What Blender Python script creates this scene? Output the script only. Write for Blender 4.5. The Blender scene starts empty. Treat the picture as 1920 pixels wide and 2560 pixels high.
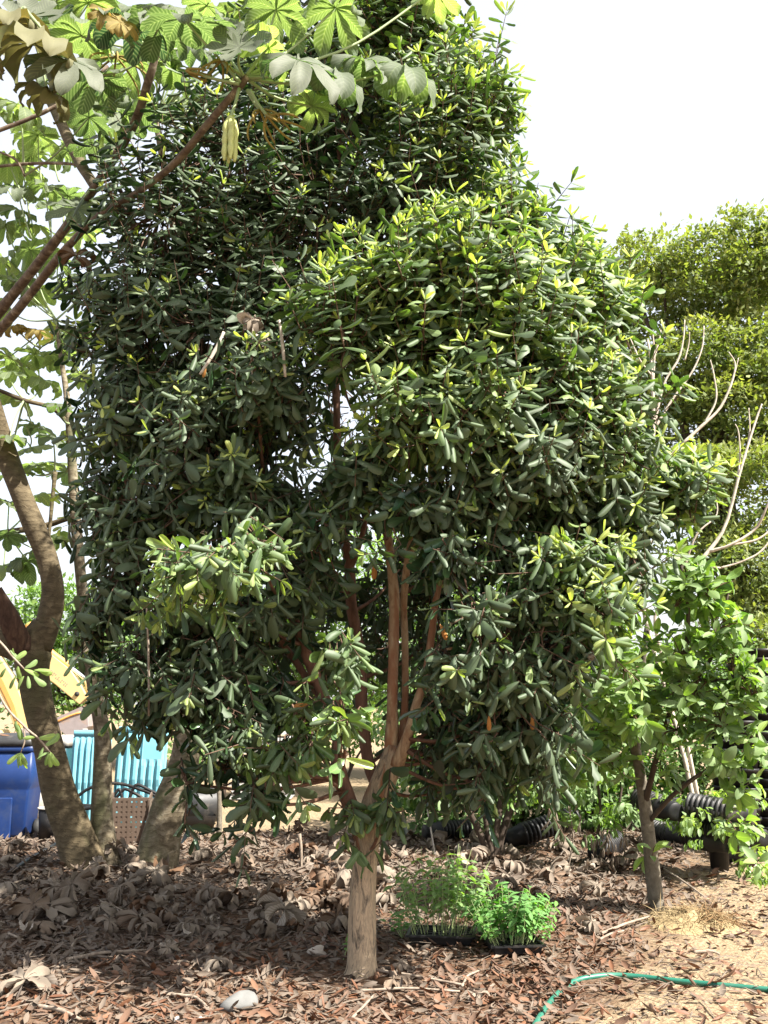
import bpy, math, random
import numpy as np
from mathutils import Matrix, Vector
random.seed(7); RNG = np.random.default_rng(11)
scene = bpy.context.scene
COL = scene.collection
PI = math.pi

# ------------------------------------------------------------------ camera
F = 2450.0                      # focal length in units of the 1920 x 2560 photograph
CAMZ = 1.6
PITCH = math.atan(480.0 / F)
cam_d = bpy.data.cameras.new('camera'); cam = bpy.data.objects.new('camera', cam_d); COL.objects.link(cam)
cam.location = (0, 0, CAMZ); cam.rotation_euler = (PI / 2 + PITCH, 0, 0)
cam_d.sensor_fit = 'VERTICAL'; cam_d.sensor_height = 36.0; cam_d.lens = 36.0 * F / 2560.0
cam_d.clip_start = 0.1; cam_d.clip_end = 3000
scene.camera = cam

# ------------------------------------------------------------------ sky, sun, exposure
SUN_AZ, SUN_EL = math.radians(121), math.radians(49)      # azimuth from +Y towards +X
SUN = np.array([math.sin(SUN_AZ) * math.cos(SUN_EL), math.cos(SUN_AZ) * math.cos(SUN_EL), math.sin(SUN_EL)])
world = bpy.data.worlds.new('World'); scene.world = world; world.use_nodes = True
wn = world.node_tree.nodes; wl = world.node_tree.links
sky = wn.new('ShaderNodeTexSky'); sky.sky_type = 'NISHITA'; sky.sun_disc = False
sky.sun_elevation = SUN_EL; sky.sun_rotation = SUN_AZ
sky.air_density = 1.0; sky.dust_density = 4.0; sky.ozone_density = 1.0
bg = wn['Background']; bg.inputs['Strength'].default_value = 0.15
veil = wn.new('ShaderNodeMix'); veil.data_type = 'RGBA'; veil.inputs[0].default_value = 0.72      # even white summer haze over the blue
veil.inputs[7].default_value = (2.12, 2.10, 2.06, 1.0); wl.new(sky.outputs[0], veil.inputs[6]); wl.new(veil.outputs[2], bg.inputs['Color'])
sl = bpy.data.lights.new('sun', 'SUN'); sl.energy = 5.0; sl.angle = math.radians(0.53); sl.color = (1.0, 0.95, 0.86)
sun = bpy.data.objects.new('sun', sl); COL.objects.link(sun); sun.location = (6, 2, 12)
sun.rotation_euler = Vector(-SUN).to_track_quat('-Z', 'Y').to_euler()
scene.view_settings.view_transform = 'Standard'; scene.view_settings.look = 'None'
scene.view_settings.exposure = 1.85; scene.view_settings.gamma = 1.0
scene.render.engine = 'CYCLES'
scene.cycles.max_bounces = 4; scene.cycles.diffuse_bounces = 3; scene.cycles.glossy_bounces = 2
scene.cycles.transmission_bounces = 3; scene.cycles.transparent_max_bounces = 4
scene.cycles.use_denoising = True

# ------------------------------------------------------------------ geometry helpers
FWD = np.array([0, math.cos(PITCH), math.sin(PITCH)]); UPV = np.array([0, -math.sin(PITCH), math.cos(PITCH)])
RGT = np.array([1.0, 0, 0]); CAM = np.array([0, 0, CAMZ]); ZUP = np.array([0, 0, 1.0])
def ray(px, py):
    return RGT * ((px - 960) / F) + UPV * ((1280 - py) / F) + FWD
def P(px, py, Y):
    d = ray(px, py); return CAM + d * (Y / d[1])
def G(px, py, z=0.0):
    d = ray(px, py); return CAM + d * ((z - CAMZ) / d[2])
def m_per_px(p):
    return float(np.dot(np.asarray(p) - CAM, FWD)) / F
def project(p):
    q = np.asarray(p) - CAM; w = q @ FWD
    return 960 + F * (q @ RGT) / w, 1280 - F * (q @ UPV) / w, w
def unit(v):
    v = np.asarray(v, float); n = np.linalg.norm(v, axis=-1, keepdims=True); return v / np.maximum(n, 1e-9)
def gz(x, y):
    x = np.asarray(x, float); y = np.asarray(y, float)
    h = 0.022 * np.sin(x * 2.1 + 0.7 * y) + 0.018 * np.sin(y * 2.9 - x * 1.3) + 0.010 * np.sin(x * 6.3 + y * 4.1)
    heap = 0.09 * np.exp(-((y - 9.6) / 1.6) ** 2) / (1 + np.exp((x - 0.5) * 2.0))
    near = 1 / (1 + np.exp((y - 14) * 1.0))
    return h * near + heap * near
def on_ground(px, py):
    p = G(px, py)
    for _ in range(3): p = G(px, py, float(gz(p[0], p[1])))
    return p

class MB:
    """collects faces for ONE mesh object"""
    def __init__(s): s.v = []; s.f = {}; s.n = 0; s.a = {}; s.m = {}
    def add(s, verts, faces, mat=0, **attrs):
        verts = np.asarray(verts, float).reshape(-1, 3); k = len(verts)
        faces = np.asarray(faces, int)
        if faces.ndim == 2:
            s.f.setdefault(faces.shape[1], []).append(faces + s.n); s.m.setdefault(faces.shape[1], []).append(np.full(len(faces), mat))
        s.v.append(verts)
        for key in set(s.a) | set(attrs):
            if key not in s.a: s.a[key] = [np.zeros(s.n)]
            val = attrs.get(key, 0.0); s.a[key].append(np.broadcast_to(np.asarray(val, float), (k,)))
        s.n += k
        return s
    def poly(s, idx_local, mat=0):
        f = np.asarray(idx_local, int)[None]; s.f.setdefault(f.shape[1], []).append(f); s.m.setdefault(f.shape[1], []).append(np.array([mat]))
    def mesh(s, name, loc=(0, 0, 0), smooth=True):
        me = bpy.data.meshes.new(name); V = np.concatenate(s.v) - np.asarray(loc)
        me.vertices.add(len(V)); me.vertices.foreach_set('co', V.astype(np.float32).ravel())
        loops = []; tot = []; mi = []
        for k in s.f:
            A = np.concatenate(s.f[k]); loops.append(A.ravel()); tot.append(np.full(len(A), k)); mi.append(np.concatenate(s.m[k]))
        loops = np.concatenate(loops); tot = np.concatenate(tot); mi = np.concatenate(mi)
        start = np.concatenate([[0], np.cumsum(tot)[:-1]])
        me.loops.add(len(loops)); me.loops.foreach_set('vertex_index', loops.astype(np.int32))
        me.polygons.add(len(tot)); me.polygons.foreach_set('loop_start', start.astype(np.int32))
        me.polygons.foreach_set('loop_total', tot.astype(np.int32))
        me.polygons.foreach_set('material_index', mi.astype(np.int32))
        me.polygons.foreach_set('use_smooth', np.full(len(tot), bool(smooth)))
        for key, vals in s.a.items():
            at = me.attributes.new(key, 'FLOAT', 'POINT'); at.data.foreach_set('value', np.concatenate(vals).astype(np.float32))
        me.update(calc_edges=True); me.validate()
        return me
def thing(name, label, cat, loc, group=None):
    o = bpy.data.objects.new(name, None); COL.objects.link(o); o.location = [float(c) for c in loc]
    o.empty_display_size = 0.1
    return tag(o, label, cat, group)
def tag(o, label=None, cat=None, group=None, kind=None):
    if label: o['label'] = label
    if cat: o['category'] = cat
    if group: o['group'] = group
    if kind: o['kind'] = kind
    return o
def link(name, me, mats, parent=None, M=None, pinv=None):
    """M: world matrix; parent must be unrotated unless pinv is given"""
    o = bpy.data.objects.new(name, me); COL.objects.link(o)
    if mats is not None and not me.materials:
        for m in (mats if isinstance(mats, (list, tuple)) else [mats]): me.materials.append(m)
    if M is not None: o.matrix_basis = M
    if parent is not None:
        o.parent = parent
        o.matrix_parent_inverse = pinv if pinv is not None else parent.matrix_basis.inverted()
    return o
def part(name, mb, mats, parent, smooth=True):
    return link(name, mb.mesh(name, smooth=smooth), mats, parent)
def solo(name, mb, mats, loc, label, cat, group=None, kind=None, smooth=True):
    o = link(name, mb.mesh(name, loc, smooth), mats); o.location = [float(c) for c in loc]
    return tag(o, label, cat, group, kind)

def resample(pts, rad, n):
    pts = np.asarray(pts, float); rad = np.asarray(rad, float); m = len(pts)
    if m == 2:
        t = np.linspace(0, 1, n)[:, None]; return pts[0] * (1 - t) + pts[1] * t, rad[0] * (1 - t[:, 0]) + rad[1] * t[:, 0]
    ext = np.vstack([2 * pts[0] - pts[1], pts, 2 * pts[-1] - pts[-2]])
    u = np.linspace(0, m - 1 - 1e-6, n); i = u.astype(int); t = (u - i)[:, None]
    p0, p1, p2, p3 = ext[i], ext[i + 1], ext[i + 2], ext[i + 3]
    q = 0.5 * (2 * p1 + (p2 - p0) * t + (2 * p0 - 5 * p1 + 4 * p2 - p3) * t ** 2 + (3 * p1 - p0 - 3 * p2 + p3) * t ** 3)
    return q, np.interp(u, np.arange(m), rad)
def tube(mb, pts, rad, n=16, sides=8, rough=0.0, cap=True, mat=0, closed_ends=True, **attrs):
    q, r = resample(pts, rad, n)
    t = unit(np.gradient(q, axis=0)); ref = np.array([1.0, 0, 0]) if abs(t[0][0]) < 0.9 else np.array([0, 1.0, 0])
    nx = unit(ref - t[0] * ref.dot(t[0])); V = []
    ang = np.arange(sides) * 2 * PI / sides
    ph = RNG.uniform(0, 6.28, 6)
    L = np.concatenate([[0], np.cumsum(np.linalg.norm(np.diff(q, axis=0), axis=1))])
    for i in range(len(q)):
        nx = unit(nx - t[i] * nx.dot(t[i])); ny = np.cross(t[i], nx)
        rr = np.full(sides, r[i])
        if rough:
            s = L[i] / max(r.max(), 1e-4)
            rr = rr * (1 + rough * (np.sin(2 * ang + ph[0] + s * 0.35) * 0.5 + np.sin(3 * ang + ph[1] - s * 0.5) * 0.35 + np.sin(5 * ang + ph[2] + s * 0.9) * 0.25 + 0.4 * np.sin(s * 1.1 + ph[3])))
        V.append(q[i] + rr[:, None] * (np.cos(ang)[:, None] * nx + np.sin(ang)[:, None] * ny))
    V = np.concatenate(V); f = []
    for i in range(len(q) - 1):
        a = i * sides + np.arange(sides); b = i * sides + (np.arange(sides) + 1) % sides
        f.append(np.stack([a, b, b + sides, a + sides], 1))
    base = mb.n
    mb.add(V, np.concatenate(f), mat=mat, **attrs)
    if cap:
        mb.poly(base + np.arange(sides)[::-1], mat); mb.poly(base + (len(q) - 1) * sides + np.arange(sides), mat)
    return mb
def box(mb, c, size, R=None, mat=0):
    s = np.asarray(size, float) / 2
    v = np.array([[x, y, z] for x in (-1, 1) for y in (-1, 1) for z in (-1, 1)], float) * s
    if R is not None: v = v @ np.asarray(R).T
    f = np.array([[0, 1, 3, 2], [4, 6, 7, 5], [0, 4, 5, 1], [2, 3, 7, 6], [0, 2, 6, 4], [1, 5, 7, 3]])
    return mb.add(v + np.asarray(c), f, mat=mat)
def rotz(a): return np.array([[math.cos(a), -math.sin(a), 0], [math.sin(a), math.cos(a), 0], [0, 0, 1]])
def rotx(a): return np.array([[1, 0, 0], [0, math.cos(a), -math.sin(a)], [0, math.sin(a), math.cos(a)]])
def roty(a): return np.array([[math.cos(a), 0, math.sin(a)], [0, 1, 0], [-math.sin(a), 0, math.cos(a)]])
def grid_faces(nr, nc):
    i = np.arange(nr - 1)[:, None] * nc + np.arange(nc - 1)[None]
    return np.stack([i, i + nc, i + nc + 1, i + 1], -1).reshape(-1, 4)
def bevel_mod(o, w=0.01, seg=2):
    m = o.modifiers.new('bevel', 'BEVEL'); m.width = w; m.segments = seg; m.limit_method = 'ANGLE'

# ------------------------------------------------------------------ materials
def new_mat(name):
    m = bpy.data.materials.new(name); m.use_nodes = True; nt = m.node_tree; b = nt.nodes['Principled BSDF']
    return m, nt, b
def N(nt, typ, inp=None, **props):
    n = nt.nodes.new(typ)
    for k, v in props.items(): setattr(n, k, v)
    for k, v in (inp or {}).items():
        s = n.inputs[k]
        if hasattr(v, 'node'): nt.links.new(v, s)
        else: s.default_value = v
    return n
def c4(c): return (c[0], c[1], c[2], 1.0)
def mixc(nt, fac, a, b, mode='MIX'):
    n = nt.nodes.new('ShaderNodeMix'); n.data_type = 'RGBA'; n.blend_type = mode
    for s, v in ((n.inputs[0], fac), (n.inputs[6], a), (n.inputs[7], b)):
        if hasattr(v, 'node'): nt.links.new(v, s)
        else: s.default_value = c4(v) if isinstance(v, (tuple, list)) else v
    return n.outputs[2]
def math_n(nt, op, a, b=0.0, c=None, clamp=False):
    n = nt.nodes.new('ShaderNodeMath'); n.operation = op; n.use_clamp = clamp
    for s, v in zip(n.inputs, (a, b) if c is None else (a, b, c)):
        if hasattr(v, 'node'): nt.links.new(v, s)
        else: s.default_value = v
    return n.outputs[0]
def ramp(nt, fac, stops):
    n = nt.nodes.new('ShaderNodeValToRGB'); e = n.color_ramp.elements
    while len(e) < len(stops): e.new(0.5)
    for el, (p, c) in zip(e, stops): el.position = p; el.color = c4(c) if len(c) == 3 else c
    nt.links.new(fac, n.inputs[0]); return n.outputs[0]
def attr(nt, name):
    return N(nt, 'ShaderNodeAttribute', attribute_name=name).outputs['Fac']
def noise(nt, scale, detail=4, rough=0.55, vec=None, dist=0.0):
    n = N(nt, 'ShaderNodeTexNoise', {'Scale': scale, 'Detail': detail, 'Roughness': rough, 'Distortion': dist})
    if vec is not None: nt.links.new(vec, n.inputs['Vector'])
    return n.outputs['Fac']
def pos(nt, sc=(1, 1, 1)):
    g = N(nt, 'ShaderNodeNewGeometry').outputs['Position']
    mp = N(nt, 'ShaderNodeMapping', {'Vector': g, 'Scale': sc}); return mp.outputs[0]
def bump(nt, b, h, strength=0.3, dist=0.01):
    n = N(nt, 'ShaderNodeBump', {'Strength': strength, 'Distance': dist, 'Height': h}); nt.links.new(n.outputs[0], b.inputs['Normal']); return n

def leaf_mat(name, dark, light, mid, young, back, rough=0.34, trans=0.2, trans_young=0.25, vein=0.45, spec=0.5, stripes=0.0, stripe_col=(0.35, 0.42, 0.36), tcol=(1.5, 1.7, 0.5)):
    m, nt, b = new_mat(name); out = nt.nodes['Material Output']
    age = attr(nt, 'age'); rnd = attr(nt, 'rnd'); acr = attr(nt, 'across'); alo = attr(nt, 'along')
    c = mixc(nt, rnd, dark, light)
    c = mixc(nt, math_n(nt, 'MULTIPLY', age, 2.0, clamp=True), c, mid)
    c = mixc(nt, math_n(nt, 'MULTIPLY_ADD', age, 2.0, -1.0, clamp=True), c, young)
    if stripes:
        w = math_n(nt, 'SINE', math_n(nt, 'MULTIPLY', math_n(nt, 'MULTIPLY_ADD', acr, -0.22, alo), 68.0))
        w = math_n(nt, 'POWER', math_n(nt, 'MULTIPLY_ADD', w, 0.5, 0.5), 2.5)
        c = mixc(nt, math_n(nt, 'MULTIPLY', w, stripes), c, stripe_col)
    rib = math_n(nt, 'SUBTRACT', 1.0, math_n(nt, 'MULTIPLY', acr, 9.0), clamp=True)
    rib = math_n(nt, 'MULTIPLY', rib, vein)
    c = mixc(nt, rib, c, mixc(nt, 1.0, c, (2.6, 2.3, 2.2), 'MULTIPLY'))
    bf = N(nt, 'ShaderNodeNewGeometry').outputs['Backfacing']
    cb = mixc(nt, math_n(nt, 'MULTIPLY', age, 0.8), back, c)
    cf = mixc(nt, bf, c, cb)
    nt.links.new(cf, b.inputs['Base Color'])
    nt.links.new(math_n(nt, 'MULTIPLY_ADD', bf, 0.25, rough), b.inputs['Roughness'])
    b.inputs['Specular IOR Level'].default_value = spec
    tr = N(nt, 'ShaderNodeBsdfTranslucent', {'Color': mixc(nt, 1.0, c, tcol, 'MULTIPLY')})
    ms = N(nt, 'ShaderNodeMixShader', {0: math_n(nt, 'MULTIPLY_ADD', age, trans_young, trans), 1: b.outputs[0], 2: tr.outputs[0]})
    nt.links.new(ms.outputs[0], out.inputs['Surface'])
    return m
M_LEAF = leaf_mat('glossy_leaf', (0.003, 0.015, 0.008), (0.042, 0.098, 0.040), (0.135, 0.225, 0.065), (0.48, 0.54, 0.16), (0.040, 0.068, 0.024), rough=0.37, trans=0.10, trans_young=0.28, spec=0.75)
M_BROAD = leaf_mat('broad_leaf', (0.055, 0.125, 0.035), (0.15, 0.25, 0.07), (0.22, 0.33, 0.08), (0.38, 0.47, 0.13), (0.16, 0.23, 0.10), rough=0.38, trans=0.28, trans_young=0.2)
M_CEC = leaf_mat('umbrella_leaf', (0.022, 0.058, 0.040), (0.05, 0.105, 0.058), (0.115, 0.17, 0.075), (0.22, 0.29, 0.115), (0.13, 0.145, 0.10), rough=0.40, trans=0.38, trans_young=0.22, stripes=0.35, tcol=(1.5, 1.6, 0.6))
M_CECY = leaf_mat('yellowed_umbrella_leaf', (0.12, 0.125, 0.055), (0.20, 0.175, 0.05), (0.26, 0.19, 0.045), (0.26, 0.19, 0.045), (0.15, 0.145, 0.07), rough=0.5, trans=0.3, trans_young=0.1, stripes=0.25, stripe_col=(0.10, 0.16, 0.05), tcol=(1.2, 1.0, 0.6))
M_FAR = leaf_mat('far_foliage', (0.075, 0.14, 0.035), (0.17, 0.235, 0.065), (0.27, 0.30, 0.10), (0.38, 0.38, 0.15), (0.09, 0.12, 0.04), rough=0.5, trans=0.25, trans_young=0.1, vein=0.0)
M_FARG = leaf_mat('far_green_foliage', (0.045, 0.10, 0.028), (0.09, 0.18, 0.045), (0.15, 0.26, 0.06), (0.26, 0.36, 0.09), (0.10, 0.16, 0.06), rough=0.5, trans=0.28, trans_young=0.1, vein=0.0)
M_SENES = leaf_mat('orange_leaf', (0.40, 0.10, 0.02), (0.50, 0.24, 0.03), (0.45, 0.25, 0.03), (0.45, 0.25, 0.03), (0.35, 0.14, 0.04), rough=0.45, trans=0.2, tcol=(1.2, 1.0, 0.6))
M_DRY = leaf_mat('dry_umbrella_leaf', (0.065, 0.042, 0.028), (0.40, 0.355, 0.305), (0.12, 0.066, 0.036), (0.10, 0.05, 0.03), (0.20, 0.165, 0.13), rough=0.75, trans=0.06, trans_young=0.0, stripes=0.5, stripe_col=(0.12, 0.08, 0.05), spec=0.25, tcol=(1.2, 1.0, 0.8))
M_LITTER = leaf_mat('leaf_litter', (0.028, 0.018, 0.012), (0.19, 0.15, 0.115), (0.095, 0.040, 0.020), (0.155, 0.072, 0.037), (0.14, 0.11, 0.085), rough=0.6, trans=0.05, trans_young=0.0, spec=0.35, vein=0.3, tcol=(1.2, 1.0, 0.8))

def bark_mat(name, stops, vec_sc, scale=6, detail=6, bstr=0.4, bdist=0.01, rings=0, patch=None, patch_stops=None, rough=0.85, zmin=None):
    m, nt, b = new_mat(name); p = pos(nt, vec_sc)
    f = noise(nt, scale, detail, 0.65, p, 0.6); c = ramp(nt, f, stops); h = f
    if patch:
        f2 = noise(nt, patch, 3, 0.6, pos(nt, (1, 1, 0.35)), 0.8); mk = ramp(nt, f2, [(patch_stops[0], (0, 0, 0)), (patch_stops[1], (1, 1, 1))])
        if zmin is not None:
            zz = N(nt, 'ShaderNodeSeparateXYZ', {0: N(nt, 'ShaderNodeNewGeometry').outputs['Position']}).outputs['Z']
            mk = math_n(nt, 'MULTIPLY', mk, math_n(nt, 'MULTIPLY', math_n(nt, 'SUBTRACT', zz, zmin), 5.0, clamp=True))
        c = mixc(nt, mk, c, patch_stops[2]); h = math_n(nt, 'MULTIPLY_ADD', mk, -0.3, h)
    if rings:
        z = N(nt, 'ShaderNodeSeparateXYZ', {0: N(nt, 'ShaderNodeNewGeometry').outputs['Position']}).outputs['Z']
        w = math_n(nt, 'SINE', math_n(nt, 'MULTIPLY_ADD', math_n(nt, 'MULTIPLY_ADD', f, 0.16, z), rings, 0.0))
        w = math_n(nt, 'POWER', math_n(nt, 'ABSOLUTE', w), 6.0)
        c = mixc(nt, math_n(nt, 'MULTIPLY', w, 0.22), c, mixc(nt, 1.0, c, (0.6, 0.55, 0.5), 'MULTIPLY')); h = math_n(nt, 'MULTIPLY_ADD', w, 0.15, h)
    nt.links.new(c, b.inputs['Base Color']); b.inputs['Roughness'].default_value = rough; b.inputs['Specular IOR Level'].default_value = 0.25
    bump(nt, b, h, bstr, bdist); return m
M_BARK = bark_mat('peeling_bark', [(0.34, (0.09, 0.07, 0.052)), (0.42, (0.24, 0.19, 0.135)), (0.49, (0.46, 0.345, 0.23)), (0.56, (0.29, 0.23, 0.16)), (0.62, (0.50, 0.375, 0.25)), (0.72, (0.34, 0.27, 0.195))], (1, 1, 0.22), 26, 9, 1.0, 0.022, patch=4.5, patch_stops=(0.50, 0.58, (0.30, 0.135, 0.07)), zmin=0.75)
M_LIMB = bark_mat('peeling_limb_bark', [(0.32, (0.17, 0.10, 0.062)), (0.48, (0.38, 0.25, 0.15)), (0.58, (0.48, 0.35, 0.22)), (0.7, (0.32, 0.22, 0.145))], (1, 1, 0.32), 24, 7, 0.7, 0.012, patch=4.0, patch_stops=(0.50, 0.62, (0.30, 0.14, 0.075)))
M_DARKLIMB = bark_mat('red_brown_bark', [(0.3, (0.09, 0.05, 0.035)), (0.6, (0.20, 0.105, 0.07)), (0.8, (0.26, 0.16, 0.11))], (1, 1, 0.3), 20, 5, 0.4, 0.01)
M_CTRUNK = bark_mat('ringed_bark', [(0.28, (0.045, 0.034, 0.020)), (0.5, (0.095, 0.073, 0.042)), (0.66, (0.14, 0.11, 0.066)), (0.8, (0.20, 0.17, 0.12))], (1, 1, 1.8), 10, 9, 0.75, 0.018, rings=62, patch=2.2, patch_stops=(0.54, 0.72, (0.075, 0.072, 0.032)))
M_CTRUNK2 = bark_mat('mottled_grey_bark', [(0.30, (0.06, 0.048, 0.03)), (0.46, (0.125, 0.10, 0.065)), (0.58, (0.20, 0.17, 0.12)), (0.72, (0.28, 0.25, 0.19))], (1, 1, 1.6), 9, 9, 0.7, 0.015, rings=62, patch=3.0, patch_stops=(0.54, 0.66, (0.09, 0.085, 0.045)))
M_CBR = bark_mat('brown_branch_bark', [(0.3, (0.05, 0.034, 0.024)), (0.48, (0.115, 0.082, 0.058)), (0.60, (0.18, 0.14, 0.10)), (0.68, (0.32, 0.28, 0.21))], (1, 1, 1), 14, 5, 0.4, 0.008)
M_STUB = bark_mat('rotten_wood', [(0.3, (0.035, 0.018, 0.012)), (0.55, (0.075, 0.042, 0.027)), (0.75, (0.15, 0.09, 0.055))], (1, 1, 0.3), 18, 6, 0.8, 0.03)
M_SAPBARK = bark_mat('grey_sapling_bark', [(0.3, (0.085, 0.07, 0.052)), (0.55, (0.15, 0.13, 0.10)), (0.75, (0.22, 0.19, 0.15))], (1, 1, 0.8), 22, 6, 0.4, 0.008, rings=55)
M_FARBARK = bark_mat('dark_bark', [(0.3, (0.03, 0.022, 0.016)), (0.7, (0.09, 0.065, 0.05))], (1, 1, 0.5), 8, 4)
M_PALE = bark_mat('bleached_wood', [(0.3, (0.30, 0.25, 0.20)), (0.6, (0.46, 0.41, 0.34)), (0.8, (0.56, 0.52, 0.46))], (1, 1, 1), 20, 4, 0.3, 0.004)
M_TWIG = bark_mat('twig_bark', [(0.3, (0.06, 0.035, 0.025)), (0.7, (0.16, 0.10, 0.07))], (1, 1, 1), 20, 3)
M_STICK = bark_mat('dead_stick', [(0.3, (0.14, 0.10, 0.075)), (0.6, (0.28, 0.23, 0.18)), (0.8, (0.40, 0.35, 0.29))], (1, 1, 1), 25, 4, 0.4, 0.004)

def plain(name, col, rough=0.5, spec=0.4, var=0.25, scale=9, metal=0.0, bstr=0.0, dirt=None):
    m, nt, b = new_mat(name); f = noise(nt, scale, 5, 0.6, pos(nt))
    c = mixc(nt, f, tuple(x * (1 - var) for x in col), tuple(min(x * (1 + var), 0.95) for x in col))
    if dirt:
        g = ramp(nt, noise(nt, 4.5, 6, 0.7, pos(nt)), [(0.52, (0, 0, 0)), (0.72, (1, 1, 1))]); c = mixc(nt, math_n(nt, 'MULTIPLY', g, 0.7), c, dirt)
    nt.links.new(c, b.inputs['Base Color']); b.inputs['Metallic'].default_value = metal
    nt.links.new(math_n(nt, 'MULTIPLY_ADD', f, 0.25, rough - 0.12), b.inputs['Roughness']); b.inputs['Specular IOR Level'].default_value = spec
    if bstr: bump(nt, b, f, bstr, 0.006)
    return m
M_BLUE = plain('blue_plastic', (0.008, 0.028, 0.115), 0.45, 0.4, 0.2, 6, dirt=(0.04, 0.055, 0.10))
M_BLACK = plain('black_plastic', (0.009, 0.009, 0.010), 0.5, 0.3, 0.4, 8, dirt=(0.06, 0.05, 0.042))
M_GREYPOT = plain('dusty_black_plastic', (0.026, 0.026, 0.027), 0.5, 0.4, 0.4, 8, dirt=(0.14, 0.12, 0.10))
M_TEAL = plain('turquoise_plastic', (0.16, 0.40, 0.48), 0.5, 0.4, 0.15, 5, dirt=(0.18, 0.33, 0.36))
M_DKTEAL = plain('dark_teal_plastic', (0.01, 0.05, 0.065), 0.4)
M_YELLOW = plain('yellow_machine_paint', (0.52, 0.38, 0.17), 0.45, 0.4, 0.12, 5, dirt=(0.40, 0.29, 0.15))
M_ORANGE = plain('orange_machine_paint', (0.50, 0.25, 0.07), 0.5, 0.4, 0.2, 5)
M_STEEL = plain('worn_bucket_steel', (0.22, 0.19, 0.19), 0.55, 0.4, 0.3, 10, dirt=(0.30, 0.17, 0.08))
M_CHROME = plain('polished_rod', (0.75, 0.75, 0.75), 0.25, 0.5, 0.05, 8, metal=1.0)
M_RUBBER = plain('black_rubber', (0.02, 0.02, 0.02), 0.7)
M_GLASS = plain('dark_cab_glass', (0.03, 0.04, 0.045), 0.15, 0.5)
M_WHITE = plain('chalky_white_plastic', (0.42, 0.40, 0.37), 0.6, 0.3, 0.15, 7, dirt=(0.35, 0.30, 0.24))
M_CRATE = plain('brown_crate_plastic', (0.115, 0.082, 0.062), 0.6, 0.3, 0.25, 9)
M_CRATE2 = plain('grey_brown_crate_plastic', (0.17, 0.135, 0.105), 0.6, 0.3, 0.25, 9)
M_HOSE = plain('green_hose_rubber', (0.018, 0.13, 0.088), 0.4, 0.45, 0.2, 12, dirt=(0.10, 0.15, 0.11))
M_STONE = plain('pale_stone', (0.15, 0.15, 0.145), 0.85, 0.2, 0.35, 14, bstr=0.5)
M_FOIL = plain('shiny_plastic_scrap', (0.60, 0.62, 0.64), 0.3, 0.5, 0.3, 16, bstr=0.5)
M_STRAW = plain('straw_fibre', (0.26, 0.195, 0.105), 0.8, 0.2, 0.4, 40)
M_ROOT = plain('brown_root_fibre', (0.19, 0.115, 0.055), 0.85, 0.2, 0.4, 40)
M_SLAT = plain('weathered_pale_slats', (0.42, 0.42, 0.42), 0.7, 0.3, 0.25, 10)
M_CATKIN = plain('ochre_catkin', (0.22, 0.165, 0.045), 0.75, 0.2, 0.35, 60, bstr=0.5)
M_FRUIT = plain('pale_green_fruit', (0.40, 0.43, 0.16), 0.6, 0.3, 0.2, 40, bstr=0.4)
M_PETIOLE = plain('pale_petiole', (0.24, 0.30, 0.15), 0.55, 0.35, 0.2, 15)
M_RIND = plain('dried_grey_husk', (0.40, 0.35, 0.30), 0.85, 0.2, 0.3, 30, bstr=0.5)
M_SEED = leaf_mat('seedling_leaf', (0.10, 0.20, 0.055), (0.16, 0.27, 0.08), (0.20, 0.33, 0.10), (0.27, 0.38, 0.12), (0.14, 0.22, 0.09), rough=0.5, trans=0.25, vein=0.2)
M_SEEDB = leaf_mat('seedling_leaf_bright', (0.06, 0.19, 0.03), (0.10, 0.27, 0.05), (0.15, 0.33, 0.06), (0.25, 0.40, 0.07), (0.10, 0.22, 0.06), rough=0.5, trans=0.25, vein=0.2)
M_STEM = plain('pale_green_stem', (0.30, 0.36, 0.16), 0.6, 0.3, 0.2, 30)

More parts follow.
